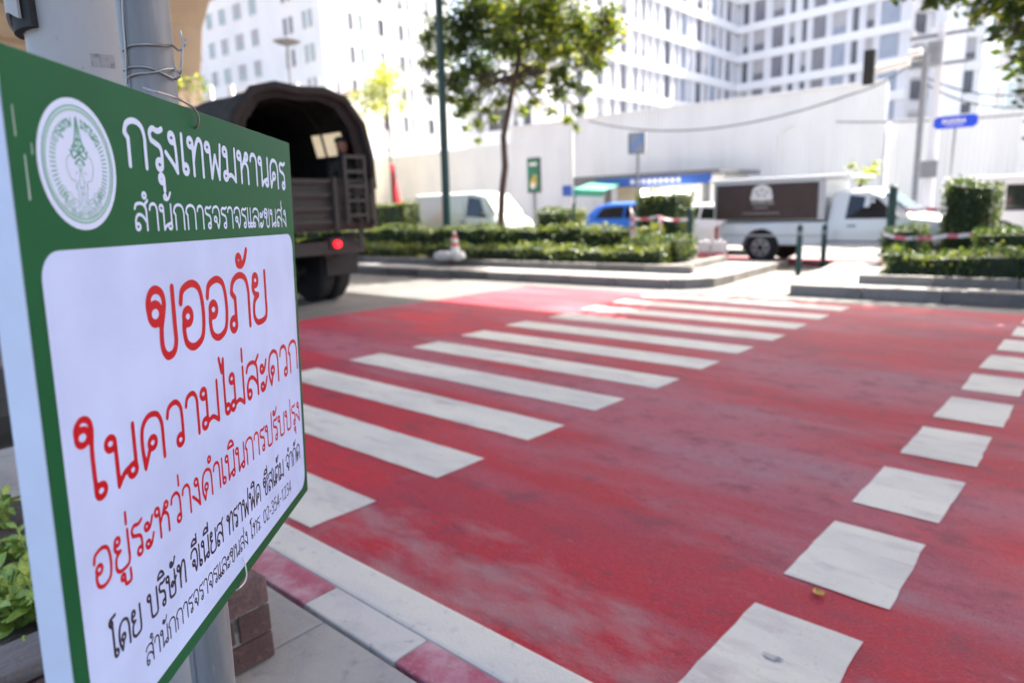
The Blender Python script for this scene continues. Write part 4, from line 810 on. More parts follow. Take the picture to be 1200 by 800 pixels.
# red wrapped post
a=V(465,236,16); zt=V(464,195,16).z; r=empty('red_flag_post',(a.x,a.y,.2),0,'thin post wrapped in red cloth standing behind the sunlit clipped bush','post')
MB().tube([(0,0,0),(0,0,zt-.1)],.03,8).build('pole','grey',r); MB().tube([(.02,0,.9),(.08,0,1.3),(.0,0,1.7),(-.06,0,2.2),(-.1,0,zt-.22),(-.16,0,zt-.18)],[.17,.19,.14,.11,.1,.13],9,sq=.5).build('red_cloth','redf',r,smooth=True)
# traffic cone and sacks in the bed
def on_bed(px,b,z):
    lo,hi=280.0,330.0
    for _ in range(40):
        m=(lo+hi)/2; g=G(px,m,z); bb_=(Vector((g.x,g.y,0))-MO).dot(e2)
        if bb_>b: lo=m
        else: hi=m
    return G(px,(lo+hi)/2,z)
c=on_bed(534,1.24,.27); r=empty('traffic_cone',(c.x,c.y,.25),0,'orange and white traffic cone standing in the hedge gap by the green lamp pole','traffic cone')
MB().box(-.19,.19,-.19,.19,0,.035).build('base','orange',r,bevel=.01)
q=MB(); zz=[0.035,.2,.34,.42,.52,.62,.70]; 
for i in range(len(zz)-1): q.tube([(0,0,zz[i]),(0,0,zz[i+1])],[.145*(1-zz[i]/.82)+.01,.145*(1-zz[i+1]/.82)+.01],18,mi=i%2,cap=(i in(0,5)))
q.build('cone_body',['orange','offw'],r,smooth=True)
for px,py,sx,lab in [(520,297,.30,'flat white plastic sack lying left of the traffic cone'),(536,299,.24,'round white plastic sack lying in front of the traffic cone')]:
    c=on_bed(px,1.02 if px<530 else .98,.30); q=MB(); 
    nu,nv=14,9
    for i in range(nv+1):
        for j in range(nu):
            th=math.pi*i/nv; ph=2*math.pi*j/nu; p=Vector((math.sin(th)*math.cos(ph)*sx,math.sin(th)*math.sin(ph)*sx*.7,math.cos(th)*.12)); p*=1+.22*noise.noise(p*7+Vector((px,0,0))); q.v.append(tuple(p))
    for i in range(nv):
        for j in range(nu): q.f.append((i*nu+j,i*nu+(j+1)%nu,(i+1)*nu+(j+1)%nu,(i+1)*nu+j)); q.m.append(0)
    o=q.build('plastic_sack','sack',smooth=True); o.location=(c.x,c.y,.38); tag(o,lab,'sack')
# red and white barrier tape: segments alternate
def tape(pts,label,w=.075,seg=.16,twist=.5,parent=None):
    pts=[Vector(p) for p in pts]; q=MB(); L=0; o0=pts[0]
    fine=[]
    for a,b_ in zip(pts[:-1],pts[1:]):
        n=max(1,int((b_-a).length/seg))
        for k in range(n): fine.append(a.lerp(b_,k/n)-Vector((0,0,.06*4*(k/n)*(1-k/n)*(b_-a).length)))
    fine.append(pts[-1])
    sd=[]
    for i,p in enumerate(fine):
        a=noise.noise(p*1.7)*twist*3; sd.append((p+Vector((0,math.sin(a),math.cos(a)))*w/2-o0,p-Vector((0,math.sin(a),math.cos(a)))*w/2-o0))
    for i in range(len(fine)-1): q.add([sd[i][0],sd[i][1],sd[i+1][1],sd[i+1][0]],[(0,1,2,3)],i%2)
    o=q.build('barrier_tape',['tapew','taper']); o.location=o0; return tag(o,label,'barrier tape','red and white barrier tape round the works')
rr=empty('tape_support_post',V(742,290,13.0),0,'thin post wound with striped tape in front of the clipped bush','post'); rr.location.z=.25; MB().tube([(0,0,0),(0,0,.95)],.025,8).build('stick','grey',rr)
w_=[(random.uniform(-.035,.035),random.uniform(-.05,.03),k*.09) for k in range(12)]
q=MB(); 
for i in range(11): q.add([(w_[i][0]-.05,-.03,w_[i][2]),(w_[i][0]+.05,-.04,w_[i][2]+.02),(w_[i+1][0]+.05,-.03,w_[i+1][2]),(w_[i+1][0]-.05,-.04,w_[i+1][2]+.02)],[(0,1,2,3)],i%2)
q.build('wound_tape',['tapew','taper'],rr)
T_=lambda x,y,v=13.1:V(x,y,v)
tape([T_(742,256),T_(770,254),T_(806,257,13.5)],'upper striped tape strung in front of the box clipped bush')
tape([T_(742,272),T_(775,281),T_(790,286),T_(806,274,13.5)],'lower sagging striped tape in front of the end hedge')
tape([T_(772,256),T_(776,262),T_(773,273)],'short loose tail of striped tape hanging from the upper tape',w=.14,seg=.06)
tape([T_(740,244),T_(741,255),T_(744,266),T_(741,277)],'bunched striped tape knotted round its thin support post',w=.16,seg=.07,twist=1)
tape([V(1035,274,14.6),V(1075,279,14.6),V(1110,276,14.6),V(1150,272,14.6)],'striped tape across the front of the pickup in the right bushes')
tape([V(1050,246,14.9),V(1085,245,14.9),V(1110,244,14.9)],'upper striped tape above the pickup bonnet')
tape([V(1076,235,14.6),V(1077,262,14.6),V(1075,282,14.6)],'vertical strand of striped tape in front of the pickup bonnet',w=.1,seg=.1)
pb=V(826,300,14.9); 
for px,lab in [(826,'low red and white barrier block left of the pickup rear wheel'),(843,'red and white barrier block just touching the pickup rear tyre in view')]:
    a=G(px,311,.0); a=V(px,304,14.6); q=MB(); q.box(-.16,.16,-.1,.1,0,.18,1); q.box(-.14,.14,-.09,.09,.18,.40,0); q.box(-.03,.03,-.03,.03,.40,.46,0); o=q.build('barrier_block',['tapew','taper'],bevel=.015); o.location=(a.x,a.y,.17); tag(o,lab,'barrier','barrier blocks by the pickup')
# ================================================================== FOREGROUND
# dry leaf on the crossing
lf=MB(); 
for i in range(7):
    t=i/6; w=.011*math.sin(math.pi*min(1,t*.98+.01)); lf.v+=[(t*.075,-w*1.9,.006+.012*t*t),(t*.075,0,.001+.012*t*t),(t*.075,w*1.9,.008+.012*t*t)]
for i in range(6):
    for j in range(2): lf.f.append((3*i+j,3*i+j+1,3*i+4+j,3*i+3+j)); lf.m.append(0)
o=lf.build('fallen_leaf','dryleaf',smooth=True); o.location=(*G(955,689,.01)[:2],.0085); o.rotation_euler=(0,0,-.9); tag(o,'small dry yellow leaf lying below the second white guide block','leaf')
# sign post pipe and big post
pp=C0=CP+ray(173,60)*1.086
pt=D(171,-60,1.086*1.0); pbm=D(251,800,1.32)
pbot=Vector((pbm.x,pbm.y,.5)); ax=(pp-pbm).normalized()
pb0=pbm+ax*((KZ-pbm.z)/ax.z); pt1=pbm+ax*((2.9-pbm.z)/ax.z)
pipe=empty('galvanised_pipe',pb0,0,'galvanised steel pipe carrying the green notice board, wound with wire','pole')
MB().tube([(0,0,0),pt1-pb0],.038,40).build('pipe','galv',pipe,smooth=True)
sm_=MB().tube([Vector((.012,-.0372,0)),Vector((.012,-.0372,0))+(pt1-pb0)],.0016,6).build('weld_seam','galv',pipe)
c_=D(107,60,1.62); big=empty('grey_lamp_post',(c_.x,c_.y,KZ),0,'thick pale grey painted post behind the galvanised pipe','post')
MB().tube([(0,0,0),(0,0,5.0)],.128,48).build('shaft','postgrey',big,smooth=True)
# cover plate hanging at the top left of that post
zpl=D(50,36,1.5).z
q=MB(); n_=14
dirc=math.atan2(-c_.y,-c_.x); a0=dirc+.45; a1=dirc+1.75   # angular span seen at the left of the post
a0,a1=dirc-1.9,dirc-.95
for i in range(n_+1):
    a=a0+(a1-a0)*i/n_; 
    for r_ in (.150,.156):
        for z in (zpl+.03-.012*math.cos(i*.4),3.0): q.v.append((r_*math.cos(a),r_*math.sin(a),z-KZ))
for i in range(n_):
    k=4*i; q.f+=[(k,k+4,k+5,k+1),(k+2,k+3,k+7,k+6),(k,k+2,k+6,k+4)]; q.m+=[0]*3
q.f+=[(0,1,3,2),(4*n_,4*n_+2,4*n_+3,4*n_+1)]; q.m+=[0,0]
q.build('cover_plate','postgrey',big,smooth=True)
q=MB()
for i in range(n_+4):
    a=a0-.02+(a1-a0+.16)*i/(n_+3)
    for r_ in (.1290,.146):
        for z in (zpl+.005,3.0): q.v.append((r_*math.cos(a),r_*math.sin(a),z-KZ))
for i in range(n_+3):
    k=4*i; q.f+=[(k+2,k+3,k+7,k+6),(k,k+2,k+6,k+4)]; q.m+=[0,0]
q.f+=[(4*(n_+3),4*(n_+3)+2,4*(n_+3)+3,4*(n_+3)+1)]; q.m+=[0]
q.build('cover_plate_shadow','dark',big)  # black strip that paints the shadow along the cover plate's edge
# tape remnant on the post
zt1,zt2=D(100,61,1.5).z,D(100,76,1.5).z; q=MB(); aa=[dirc+k for k in [-.02+.03*i for i in range(13)]]
for a in aa: q.v+=[(.1286*math.cos(a),.1286*math.sin(a),zt2-KZ),(.1286*math.cos(a),.1286*math.sin(a),zt1-KZ)]
for i in range(12): q.f.append((2*i,2*i+2,2*i+3,2*i+1)); q.m.append(0)
M['rem']=layered('tape residue',(.30,.29,.285),[((.10,.095,.09),60,.42,.6,(1,1,.5),.9)],bump=.2); q.build('tape_residue','rem',big)
# ---- notice board
BO=Vector((-.804,.167,.864)); BX=Vector((-.6657,.746,-.0182)).normalized(); BZ=Vector((.0121,.0352,.9993)); BZ=(BZ-BX*BX.dot(BZ)).normalized(); BN=BX.cross(BZ)
if BN.dot(CP-BO)<0: BN=-BN
BW,BH,BT=.877,.80,.031
sgn_=1 if BX.cross(BZ).dot(BN)>0 else -1
board=empty('notice_board',BO,0,'big green and white notice board with red Thai lettering wired to the pipe','sign')
# local frame: x=BX, y=-BN (into the board), z=BZ
board.rotation_mode='QUATERNION'; RM=Matrix((BX,-BN,BZ)).transposed()
if RM.determinant()<0: print('mirrored frame')
board.rotation_quaternion=RM.to_quaternion()
bd=MB(); bd.box(0,BW,0.0006,BT,0,BH); bm_=bd.build('panel',['bside'],board,bevel=.0015)
def rrect(x0,x1,z0,z1,r,n=8):
    out=[]
    for cx,cz,a in ((x1-r,z1-r,0),(x0+r,z1-r,90),(x0+r,z0+r,180),(x1-r,z0+r,270)):
        for i in range(n+1): w=R(a+90*i/n); out.append((cx+r*math.cos(w),cz+r*math.sin(w)))
    return out
def flat(name,poly,y,m,hole=None):
    # print sheet on the board; optional hole polygon with the same vertex count
    q=MB()
    if hole is None: q.add([(x,-y,z) for x,z in poly],[tuple(range(len(poly)))])
    else:
        n=len(poly); q.add([(x,-y,z) for x,z in poly]+[(x,-y,z) for x,z in hole],[(i,(i+1)%n,(i+1)%n+n,i+n) for i in range(n)])
    return q.build(name,m,board)
flat('green_face',rrect(.0008,BW-.0008,.0008,BH-.0008,.002),.0002,'bgr')
flat('white_field',rrect(.026,.858,.0225,.605,.030),.0005,'bwh')
# scuffs at the top left
q=MB()
for x,z0,z1,w in [(.012,.715,.745,.0022),(.0215,.655,.70,.0028),(.0335,.70,.712,.002)]:
    q.add([(x,-.0005,z0),(x+w,-.0005,z0+.002),(x+w*.8,-.0005,z1),(x+w*.1,-.0005,z1)],[(0,1,2,3)])
q.build('scuff_marks','scuff',board)
# ---- stroke font -----------------------------------------------------------
def o_(x,y,r=.115,a0=0,span=360): return [(x+r*math.cos(R(a0+span*i/14)),y+r*math.sin(R(a0+span*i/14))) for i in range(15)]
TL=o_(.13,.85)   # top-left head
GLY={
'ก':(.86,[[(.13,0),(.13,.60)],[(.13,.60),(.02,.71)],[(.02,.71),(.10,.90),(.28,1),(.48,1),(.64,.90),(.71,.68),(.71,.5)],[(.71,.5),(.71,0)]]),
'ภ':(.92,[o_(.11,.12),[(.22,.12),(.22,.60)],[(.22,.60),(.09,.71)],[(.09,.71),(.16,.90),(.34,1),(.55,1),(.71,.90),(.78,.68),(.78,.5)],[(.78,.5),(.78,0)]]),
'ร':(.62,[o_(.35,.12),[(.465,.12),(.465,.42),(.40,.56),(.25,.62),(.08,.68)],[(.08,.68),(.05,.85),(.17,.96),(.30,.93),(.42,.94),(.53,1.0)]]),
'ง':(.66,[o_(.30,.85),[(.415,.85),(.45,.5),(.47,0)],[(.47,0),(.30,.20),(.02,.45)]]),
'เ':(.34,[[(.08,1),(.08,.12)],o_(.195,.12)]),
'แ':(.64,[[(.08,1),(.08,.12)],o_(.195,.12),[(.38,1),(.38,.12)],o_(.495,.12)]),
'ท':(.86,[TL,[(.245,.85),(.245,0)],[(.245,.36),(.36,.72),(.50,.97),(.62,.99),(.70,.88),(.71,.7)],[(.71,.7),(.71,0)]]),
'พ':(.98,[TL,[(.245,.85),(.30,0)],[(.30,0),(.52,.66)],[(.52,.66),(.72,0)],[(.72,0),(.84,1)]]),
'ฟ':(.98,[TL,[(.245,.85),(.30,0)],[(.30,0),(.52,.66)],[(.52,.66),(.72,0)],[(.72,0),(.86,1.35)]]),
'ม':(.90,[TL,[(.245,.85),(.245,.12)],o_(.13,.12),[(.245,.12),(.48,.17),(.74,0)],[(.74,0),(.74,1)]]),
'น':(.90,[TL,[(.245,.85),(.245,0)],[(.245,0),(.40,.16),(.56,.22)],o_(.64,.13),[(.74,.12),(.74,1)]]),
'ห':(.88,[TL,[(.245,.85),(.245,0)],[(.245,.40),(.45,.72),(.56,.92)],o_(.63,.87,.10),[(.40,.64),(.55,.66),(.68,.54),(.71,.4)],[(.71,.4),(.71,0)]]),
'า':(.62,[[(.03,.78),(.08,.93),(.22,1),(.37,.97),(.46,.82),(.47,.6)],[(.47,.6),(.47,0)]]),
'ค':(.86,[[(.10,0),(.06,.45),(.10,.80),(.25,.97),(.42,1),(.60,.93),(.70,.72),(.71,.5)],[(.71,.5),(.71,0)],[(.10,0),(.26,.30)],o_(.37,.42)]),
'ด':(.86,[[(.19,0),(.06,.30),(.05,.60),(.14,.88),(.32,1),(.48,1),(.64,.90),(.71,.68),(.71,.5)],[(.71,.5),(.71,0)],[(.19,0),(.30,.26)],o_(.31,.42)]),
'ต':(.86,[[(.19,0),(.06,.30),(.05,.62),(.12,.88),(.24,1)],[(.24,1),(.38,.90)],[(.38,.90),(.53,1)],[(.53,1),(.66,.90),(.71,.68),(.71,.5)],[(.71,.5),(.71,0)],[(.19,0),(.30,.26)],o_(.31,.42)]),
'อ':(.80,[[(.04,.74),(.10,.92),(.28,1),(.45,1),(.60,.90),(.67,.65),(.67,.35),(.60,.10),(.42,0),(.26,0),(.12,.10),(.08,.30),(.10,.46)],o_(.21,.50)]),
'ข':(.80,[o_(.185,.66,.14),[(.045,.66),(.03,.82),(.10,.96),(.22,1.01),(.36,.95),(.41,.80),(.36,.60),(.30,.42),(.29,.16),(.36,.02),(.46,-.01),(.58,.04),(.64,.18),(.64,.4)],[(.64,.4),(.64,1)]]),
'ซ':(.84,[o_(.185,.66,.14),[(.045,.66),(.03,.82),(.10,.96),(.22,1.01),(.36,.95),(.41,.80),(.36,.60),(.30,.42),(.29,.16),(.36,.02),(.46,-.01),(.58,.04),(.62,.18),(.62,.5)],[(.62,.5),(.58,.68)],[(.58,.68),(.70,.80),(.62,.92),(.78,1.06)]]),
'ย':(.80,[o_(.20,.86,.105),[(.10,.86),(.07,.70),(.16,.58),(.30,.55)],[(.30,.55),(.13,.46),(.07,.30),(.08,.12),(.20,0),(.42,-.01),(.60,.04),(.66,.18),(.66,.4)],[(.66,.4),(.66,1)]]),
'จ':(.78,[[(.04,.74),(.10,.92),(.28,1),(.44,1),(.58,.88),(.64,.62),(.62,.30),(.48,0)],[(.48,0),(.40,.22),(.34,.34)],o_(.27,.42)]),
'ล':(.84,[o_(.17,.13),[(.06,.15),(.06,.35),(.16,.54),(.34,.58),(.52,.48),(.69,.28)],[(.05,.80),(.14,.95),(.34,1),(.54,.96),(.67,.82),(.69,.6)],[(.69,.6),(.69,0)]]),
'ส':(.86,[o_(.17,.13),[(.06,.15),(.06,.35),(.16,.54),(.34,.58),(.52,.48),(.69,.28)],[(.05,.80),(.14,.95),(.34,1),(.54,.96),(.67,.82),(.69,.6)],[(.69,.6),(.69,0)],[(.58,.92),(.80,1.12)]]),
'ว':(.70,[[(.04,.76),(.10,.93),(.26,1),(.40,.98),(.52,.84),(.55,.60),(.55,.12)],o_(.435,.12)]),
'บ':(.90,[TL,[(.245,.85),(.245,.2),(.28,.05),(.36,0),(.62,0),(.71,.06),(.74,.2)],[(.74,.2),(.74,1)]]),
'ป':(.90,[TL,[(.245,.85),(.245,.2),(.28,.05),(.36,0),(.62,0),(.71,.06),(.74,.2)],[(.74,.2),(.74,1.38)]]),
'ษ':(.98,[TL,[(.245,.85),(.245,.2),(.28,.05),(.36,0),(.62,0),(.71,.06),(.74,.2)],[(.74,.2),(.74,1)],o_(.50,.48,.09),[(.58,.44),(.74,.52),(.88,.66)]]),
'ะ':(.56,[o_(.13,.66,.10),[(.08,.56),(.20,.54),(.32,.62),(.44,.86)],o_(.13,.12,.10),[(.08,.02),(.20,0),(.32,.08),(.44,.32)]]),
'ใ':(.64,[o_(.16,1.20,.135),[(.025,1.22),(.03,1.38),(.15,1.50),(.31,1.45),(.37,1.26),(.33,.9),(.33,.12)],o_(.445,.12)]),
'ไ':(.46,[[(.02,1.52),(.11,1.15)],[(.11,1.15),(.22,1.46)],[(.22,1.46),(.19,.9),(.19,.12)],o_(.305,.12)]),
'โ':(.50,[[(.42,1.46),(.10,1.42)],[(.10,1.42),(.22,1.24),(.16,1.12)],[(.10,1.42),(.03,1.30),(.08,1.20),(.20,1.16)],[(.20,1.16),(.19,.12)],o_(.305,.12)]),
' ':(.42,[]),'-':(.44,[[(.04,.42),(.36,.42)]]),'.':(.28,[[(.08,.03),(.09,.03)]]),
'0':(.66,[[(.30,0),(.10,.15),(.04,.5),(.10,.85),(.30,1),(.48,.85),(.54,.5),(.48,.15),(.30,0)]]),
'2':(.66,[[(.06,.80),(.14,.95),(.32,1),(.48,.90),(.50,.70),(.36,.42),(.06,0)],[(.06,0),(.54,0)]]),
'3':(.66,[[(.08,.90),(.24,1),(.44,.94),(.48,.76),(.38,.58),(.22,.54)],[(.22,.54),(.44,.50),(.53,.30),(.46,.08),(.26,0),(.06,.08)]]),
'5':(.66,[[(.48,1),(.12,1)],[(.12,1),(.10,.56)],[(.10,.56),(.30,.62),(.48,.52),(.53,.30),(.44,.08),(.24,0),(.05,.08)]]),
'4':(.66,[[(.40,0),(.40,1)],[(.40,1),(.03,.30)],[(.03,.30),(.56,.30)]]),
'1':(.66,[[(.14,.80),(.34,1)],[(.34,1),(.34,0)]]),
}
MARK={ # drawn relative to the right edge of the base letter
'ั':[o_(-.46,1.30,.085),[(-.52,1.22),(-.38,1.19),(-.24,1.27),(-.12,1.48)]],
'ํ':[o_(-.22,1.30,.10)],
'ิ':[[(-.62,1.20),(-.54,1.34),(-.36,1.42),(-.20,1.34),(-.12,1.20)],[(-.12,1.20),(-.62,1.20)]],
'ี':[[(-.62,1.20),(-.54,1.34),(-.36,1.42),(-.20,1.34),(-.12,1.20)],[(-.12,1.20),(-.62,1.20)],[(-.12,1.20),(-.12,1.56)]],
'็':[o_(-.36,1.26,.07),[(-.44,1.27),(-.50,1.38),(-.36,1.46),(-.22,1.40)],[(-.22,1.40),(-.10,1.54)]],
'่':[[(-.16,1.18),(-.16,1.50)]],
'ุ':[o_(-.24,-.22,.09),[(-.15,-.22),(-.15,-.50)]],
'ู':[o_(-.50,-.22,.08),[(-.42,-.22),(-.42,-.42),(-.36,-.48),(-.22,-.48),(-.16,-.42),(-.16,-.14)]],
}
def smooth(st):
    if len(st)<3 or len(st)>=15: return np.array(st,float)
    P=np.array(st,float); P=np.vstack([2*P[0]-P[1],P,2*P[-1]-P[-2]]); out=[]
    for i in range(1,len(P)-2):
        for t in np.linspace(0,1,5,endpoint=False):
            a,b,c,d=P[i-1:i+3]; out.append(.5*((2*b)+(-a+c)*t+(2*a-5*b+4*c-d)*t*t+(-a+3*b-3*c+d)*t**3))
    out.append(P[-2]); return np.array(out)
def layout(text):
    x=0; out=[]; 
    for ch in text:
        if ch=='ำ': out.append((x,MARK['ํ'])); a,s=GLY['า']; out.append((x,s)); x+=a; continue
        if ch in MARK: out.append((x,MARK[ch])); continue
        a,s=GLY[ch]; out.append((x,s)); x+=a
    return out,x
def stroke_mesh(q,polys,hw,cell,mi=0,y=-.0008):
    """exact flat union of round-ended strokes by marching squares on their distance field"""
    P=np.vstack(polys); x0,z0=P.min(0)-hw-cell*2; x1,z1=P.max(0)+hw+cell*2
    nx=int((x1-x0)/cell)+2; nz=int((z1-z0)/cell)+2
    gx=x0+np.arange(nx)*cell; gz=z0+np.arange(nz)*cell; X,Z=np.meshgrid(gx,gz,indexing='ij'); F=np.full(X.shape,1e9)
    for p in polys:
        for a,b in zip(p[:-1],p[1:]):
            d=b-a; L=d@d+1e-18; t=np.clip(((X-a[0])*d[0]+(Z-a[1])*d[1])/L,0,1); F=np.minimum(F,np.hypot(X-a[0]-t*d[0],Z-a[1]-t*d[1]))
    F=F-hw; I=F<0; cnt=I[:-1,:-1].astype(int)+I[1:,:-1]+I[1:,1:]+I[:-1,1:]
    idx={}
    def vid(k,p):
        if k not in idx: idx[k]=len(q.v); q.v.append((p[0],y,p[1]))
        return idx[k]
    full=(cnt==4); 
    for i in range(nx-1):
        j=0; col=full[i]
        while j<nz-1:
            if col[j]:
                j0=j
                while j<nz-1 and col[j]: j+=1
                q.f.append((vid(('c',i,j0),(gx[i],gz[j0])),vid(('c',i+1,j0),(gx[i+1],gz[j0])),vid(('c',i+1,j),(gx[i+1],gz[j])),vid(('c',i,j),(gx[i],gz[j])))); q.m.append(mi)
            else: j+=1
    for i,j in zip(*np.nonzero((cnt>0)&(cnt<4))):
        cs=[(i,j),(i+1,j),(i+1,j+1),(i,j+1)]; poly=[]
        for k in range(4):
            a=cs[k]; b=cs[(k+1)%4]; fa=F[a]; fb=F[b]
            if fa<0: poly.append(vid(('c',*map(int,a)),(gx[a[0]],gz[a[1]])))
            if (fa<0)!=(fb<0):
                t=fa/(fa-fb); key=('e',)+tuple(sorted([tuple(map(int,a)),tuple(map(int,b))])); poly.append(vid(key,(gx[a[0]]+(gx[b[0]]-gx[a[0]])*t,gz[a[1]]+(gz[b[1]]-gz[a[1]])*t)))
        if len(poly)>2: q.f.append(tuple(poly)); q.m.append(mi)
def text_line(name,text,s0,s1,t0,t1,h0,h1,m,weight=.065,parent=None):
    """baseline runs from (s0,t0) to (s1,t1) on the board; letter height eases from h0 to h1"""
    lay,w=layout(text); q=MB()
    lasth=h0
    end=w-.16
    for x,sts in lay:
        if not sts: continue
        pl_=[]
        for st in sts:
            p=smooth(st); u=(p[:,0]+x)/end; hh_=h0+(h1-h0)*u; X=s0+(s1-s0)*u; Z=t0+(t1-t0)*u+p[:,1]*hh_; pl_.append(np.stack([X,Z],1))
        hm=h0+(h1-h0)*x/w; hw=weight*hm*.5*2*.5*1.0
        stroke_mesh(q,pl_,hw*1.0,hw*.55)
    me=q.mesh(name,m); return inst(name,me,board)
text_line('title_lettering','กรุงเทพมหานคร',.206,.828,.704,.700,.055,.053,'white_print',.138)
text_line('department_lettering','สำนักการจราจรและขนส่ง',.213,.824,.6235,.6215,.034,.034,'white_print',.125)
text_line('apology_lettering','ขออภัย',.222,.668,.451,.444,.093,.092,'red_print',.125)
text_line('apology_lettering','ในความไม่สะดวก',.048,.845,.320,.306,.066,.064,'red_print',.122)
text_line('notice_lettering','อยู่ระหว่างดำเนินการปรับปรุง',.054,.842,.217,.184,.045,.045,'red_print',.112)
text_line('company_lettering','โดย บริษัท จีเนียส ทราฟฟิค ซีสเต็ม จำกัด',.070,.828,.118,.098,.036,.035,'black_print',.115)
text_line('telephone_lettering','สำนักการจราจรและขนส่ง โทร. 02-354-1234',.140,.753,.060,.049,.0265,.026,'black_print',.10)
# ---- round seal
SX,SZ=.1105,.696; SR=.0705
def circ(r,n=48,sx=1.0): return [(SX+r*sx*math.cos(2*math.pi*i/n),SZ+r*math.sin(2*math.pi*i/n)) for i in range(n)]
flat('seal_disc',circ(SR),.0005,'white_print')
flat('seal_ring',circ(SR*.90),.0008,'seal_green',circ(SR*.875)); flat('seal_ring',circ(SR*.855),.0008,'seal_pale',circ(SR*.81))
q=MB()
for s in (-1,1):
    for k in range(15):
        a=R(-50+k*5.6) ; 
        if s<0: a=math.pi-a
        r0,r1=.60*SR,.72*SR; stroke_mesh(q,[np.array([(SX+r0*math.cos(a),SZ+r0*math.sin(a)),(SX+r1*math.cos(a),SZ+r1*math.sin(a))])],.00075,.0005)
inst('seal_ticks',q.mesh('seal_ticks','seal_green'),board)
def arc_text(text,a_start,a_end,r,h,parentname):
    lay,w=layout(text); q=MB()
    for x,sts in lay:
        pl_=[]
        for st in sts:
            p=smooth(st); a=np.radians(a_start+(a_end-a_start)*(x+p[:,0])/w); rr_=r+p[:,1]*h; pl_.append(np.stack([SX+rr_*np.cos(a),SZ+rr_*np.sin(a)],1))
        if pl_: stroke_mesh(q,pl_,.0007,.0005)
    inst(parentname,q.mesh(parentname,'seal_green'),board)
arc_text('กรุงเทพ',148,100,.58*SR,.0095,'seal_lettering'); arc_text('มหานคร',80,32,.58*SR,.0095,'seal_lettering')
# figure: pointed crown above an elephant head with ears and trunk, clouds below
def sp_(pts): return np.array([(SX+x*SR,SZ+z*SR) for x,z in pts])
q=MB()
fig=[ [( -.10,.30),(-.05,.50),(0,.72),(.05,.50),(.10,.30)],[(0,.72),(0,.3)],[(-.16,.26),(0,.40),(.16,.26)],[(-.20,.16),(-.06,.30),(0,.18),(.06,.30),(.20,.16)],[(-.22,.22),(-.14,.10),(0,.16),(.14,.10),(.22,.22)],[(-.10,.22),(.10,.12)],[(.10,.22),(-.10,.12)],[(0,.1),(-.12,.02)],[(0,.1),(.12,.02)]]
for s in fig: stroke_mesh(q,[smooth([tuple(p) for p in sp_(s)])],.0011,.0006)
inst('seal_figure',q.mesh('seal_figure','seal_green'),board)
q=MB()
ear=[(.08,.06),(.20,.14),(.32,.08),(.33,-.08),(.26,-.22),(.16,-.24)]
fig=[ear,[(-x,z) for x,z in ear],[(.16,-.24),(.12,-.40),(.10,-.56),(.13,-.66)],[(-.16,-.24),(-.12,-.40),(-.10,-.56),(-.13,-.66)],[(0,-.05),(.05,-.25),(.03,-.45),(.05,-.62)],[(0,-.05),(-.05,-.25),(-.03,-.45),(-.05,-.62)],[(.08,-.10),(.14,-.14)],[(-.08,-.10),(-.14,-.14)],[(.08,-.24),(.16,-.36)],[(-.08,-.24),(-.16,-.36)],[(-.06,-.34),(.06,-.34)],[(-.05,-.44),(.05,-.44)],[(-.12,0),(.12,0)],[(-.06,.04),(0,-.1),(.06,.04)]]
for cx,cz,r_ in [(-.50,-.42,.09),(-.36,-.52,.10),(-.22,-.62,.10),(-.42,-.62,.07),(.22,-.62,.10),(.36,-.52,.10),(.50,-.42,.09),(.42,-.62,.07),(-.28,-.73,.06),(.28,-.73,.06),(0,-.72,.08),(-.13,-.76,.05),(.13,-.76,.05)]:
    fig.append([(cx+r_*math.cos(R(a)),cz+r_*math.sin(R(a))) for a in range(-40,261,50)]); fig.append([(cx+r_*.45*math.cos(R(a)),cz+r_*.45*math.sin(R(a))) for a in range(60,361,60)])
for s in fig: stroke_mesh(q,[smooth([tuple(p) for p in sp_(s)])],.00055,.00045)
inst('seal_elephant',q.mesh('seal_elephant','seal_pale'),board)
# ---- wires that tie the board to the pipe
def catm(pts,n=8):
    P=[Vector(p) for p in pts]; P=[2*P[0]-P[1]]+P+[2*P[-1]-P[-2]]; out=[]
    for i in range(1,len(P)-2):
        for k in range(n):
            t=k/n; a,b,c,d=P[i-1:i+3]; out.append(.5*((2*b)+(c-a)*t+(2*a-5*b+4*c-d)*t*t+(3*b-3*c+d-a)*t**3))
    return out+[P[-2]]
def on_pipe(px,py,front=True,r=.0405):
    """point on the pipe surface seen at this pixel"""
    o=CP; d=ray(px,py).normalized(); w=o-pb0; a_=ax
    dd=d-a_*d.dot(a_); ww=w-a_*w.dot(a_); A=dd.dot(dd); B=2*dd.dot(ww); C=ww.dot(ww)-r*r; disc_=B*B-4*A*C
    t=-B/(2*A) if disc_<0 else (-B-math.sqrt(disc_))/(2*A)
    p=o+d*t
    if disc_<0:
        h=(p-pb0); q_=pb0+ax*h.dot(ax); p=q_+(p-q_).normalized()*r
    return p
wr_=empty('tie_wire',on_pipe(145,60),0,'grey steel wire wound round the galvanised pipe and hooked over the board top','wire')
w0_=wr_.location.copy()
def addwire(pts,r=.0018):
    o=MB().tube([p-w0_ for p in catm(pts)],r,8).build('strand','wire',wr_,smooth=True)
addwire([on_pipe(143.5,60),on_pipe(152,54),on_pipe(170,52.5),on_pipe(190,53.5),on_pipe(202,54),D(209,59,1.05),D(214,55,1.05),D(217,49,1.05),D(213,44,1.05),D(211,36,1.05)])
addwire([on_pipe(145,83),on_pipe(153,79),on_pipe(170,79),on_pipe(184,83),on_pipe(196,89),on_pipe(206,93),D(211,86,1.05),D(213,70,1.05),D(214,56,1.05),D(216,49,1.05),D(219,47,1.05)])
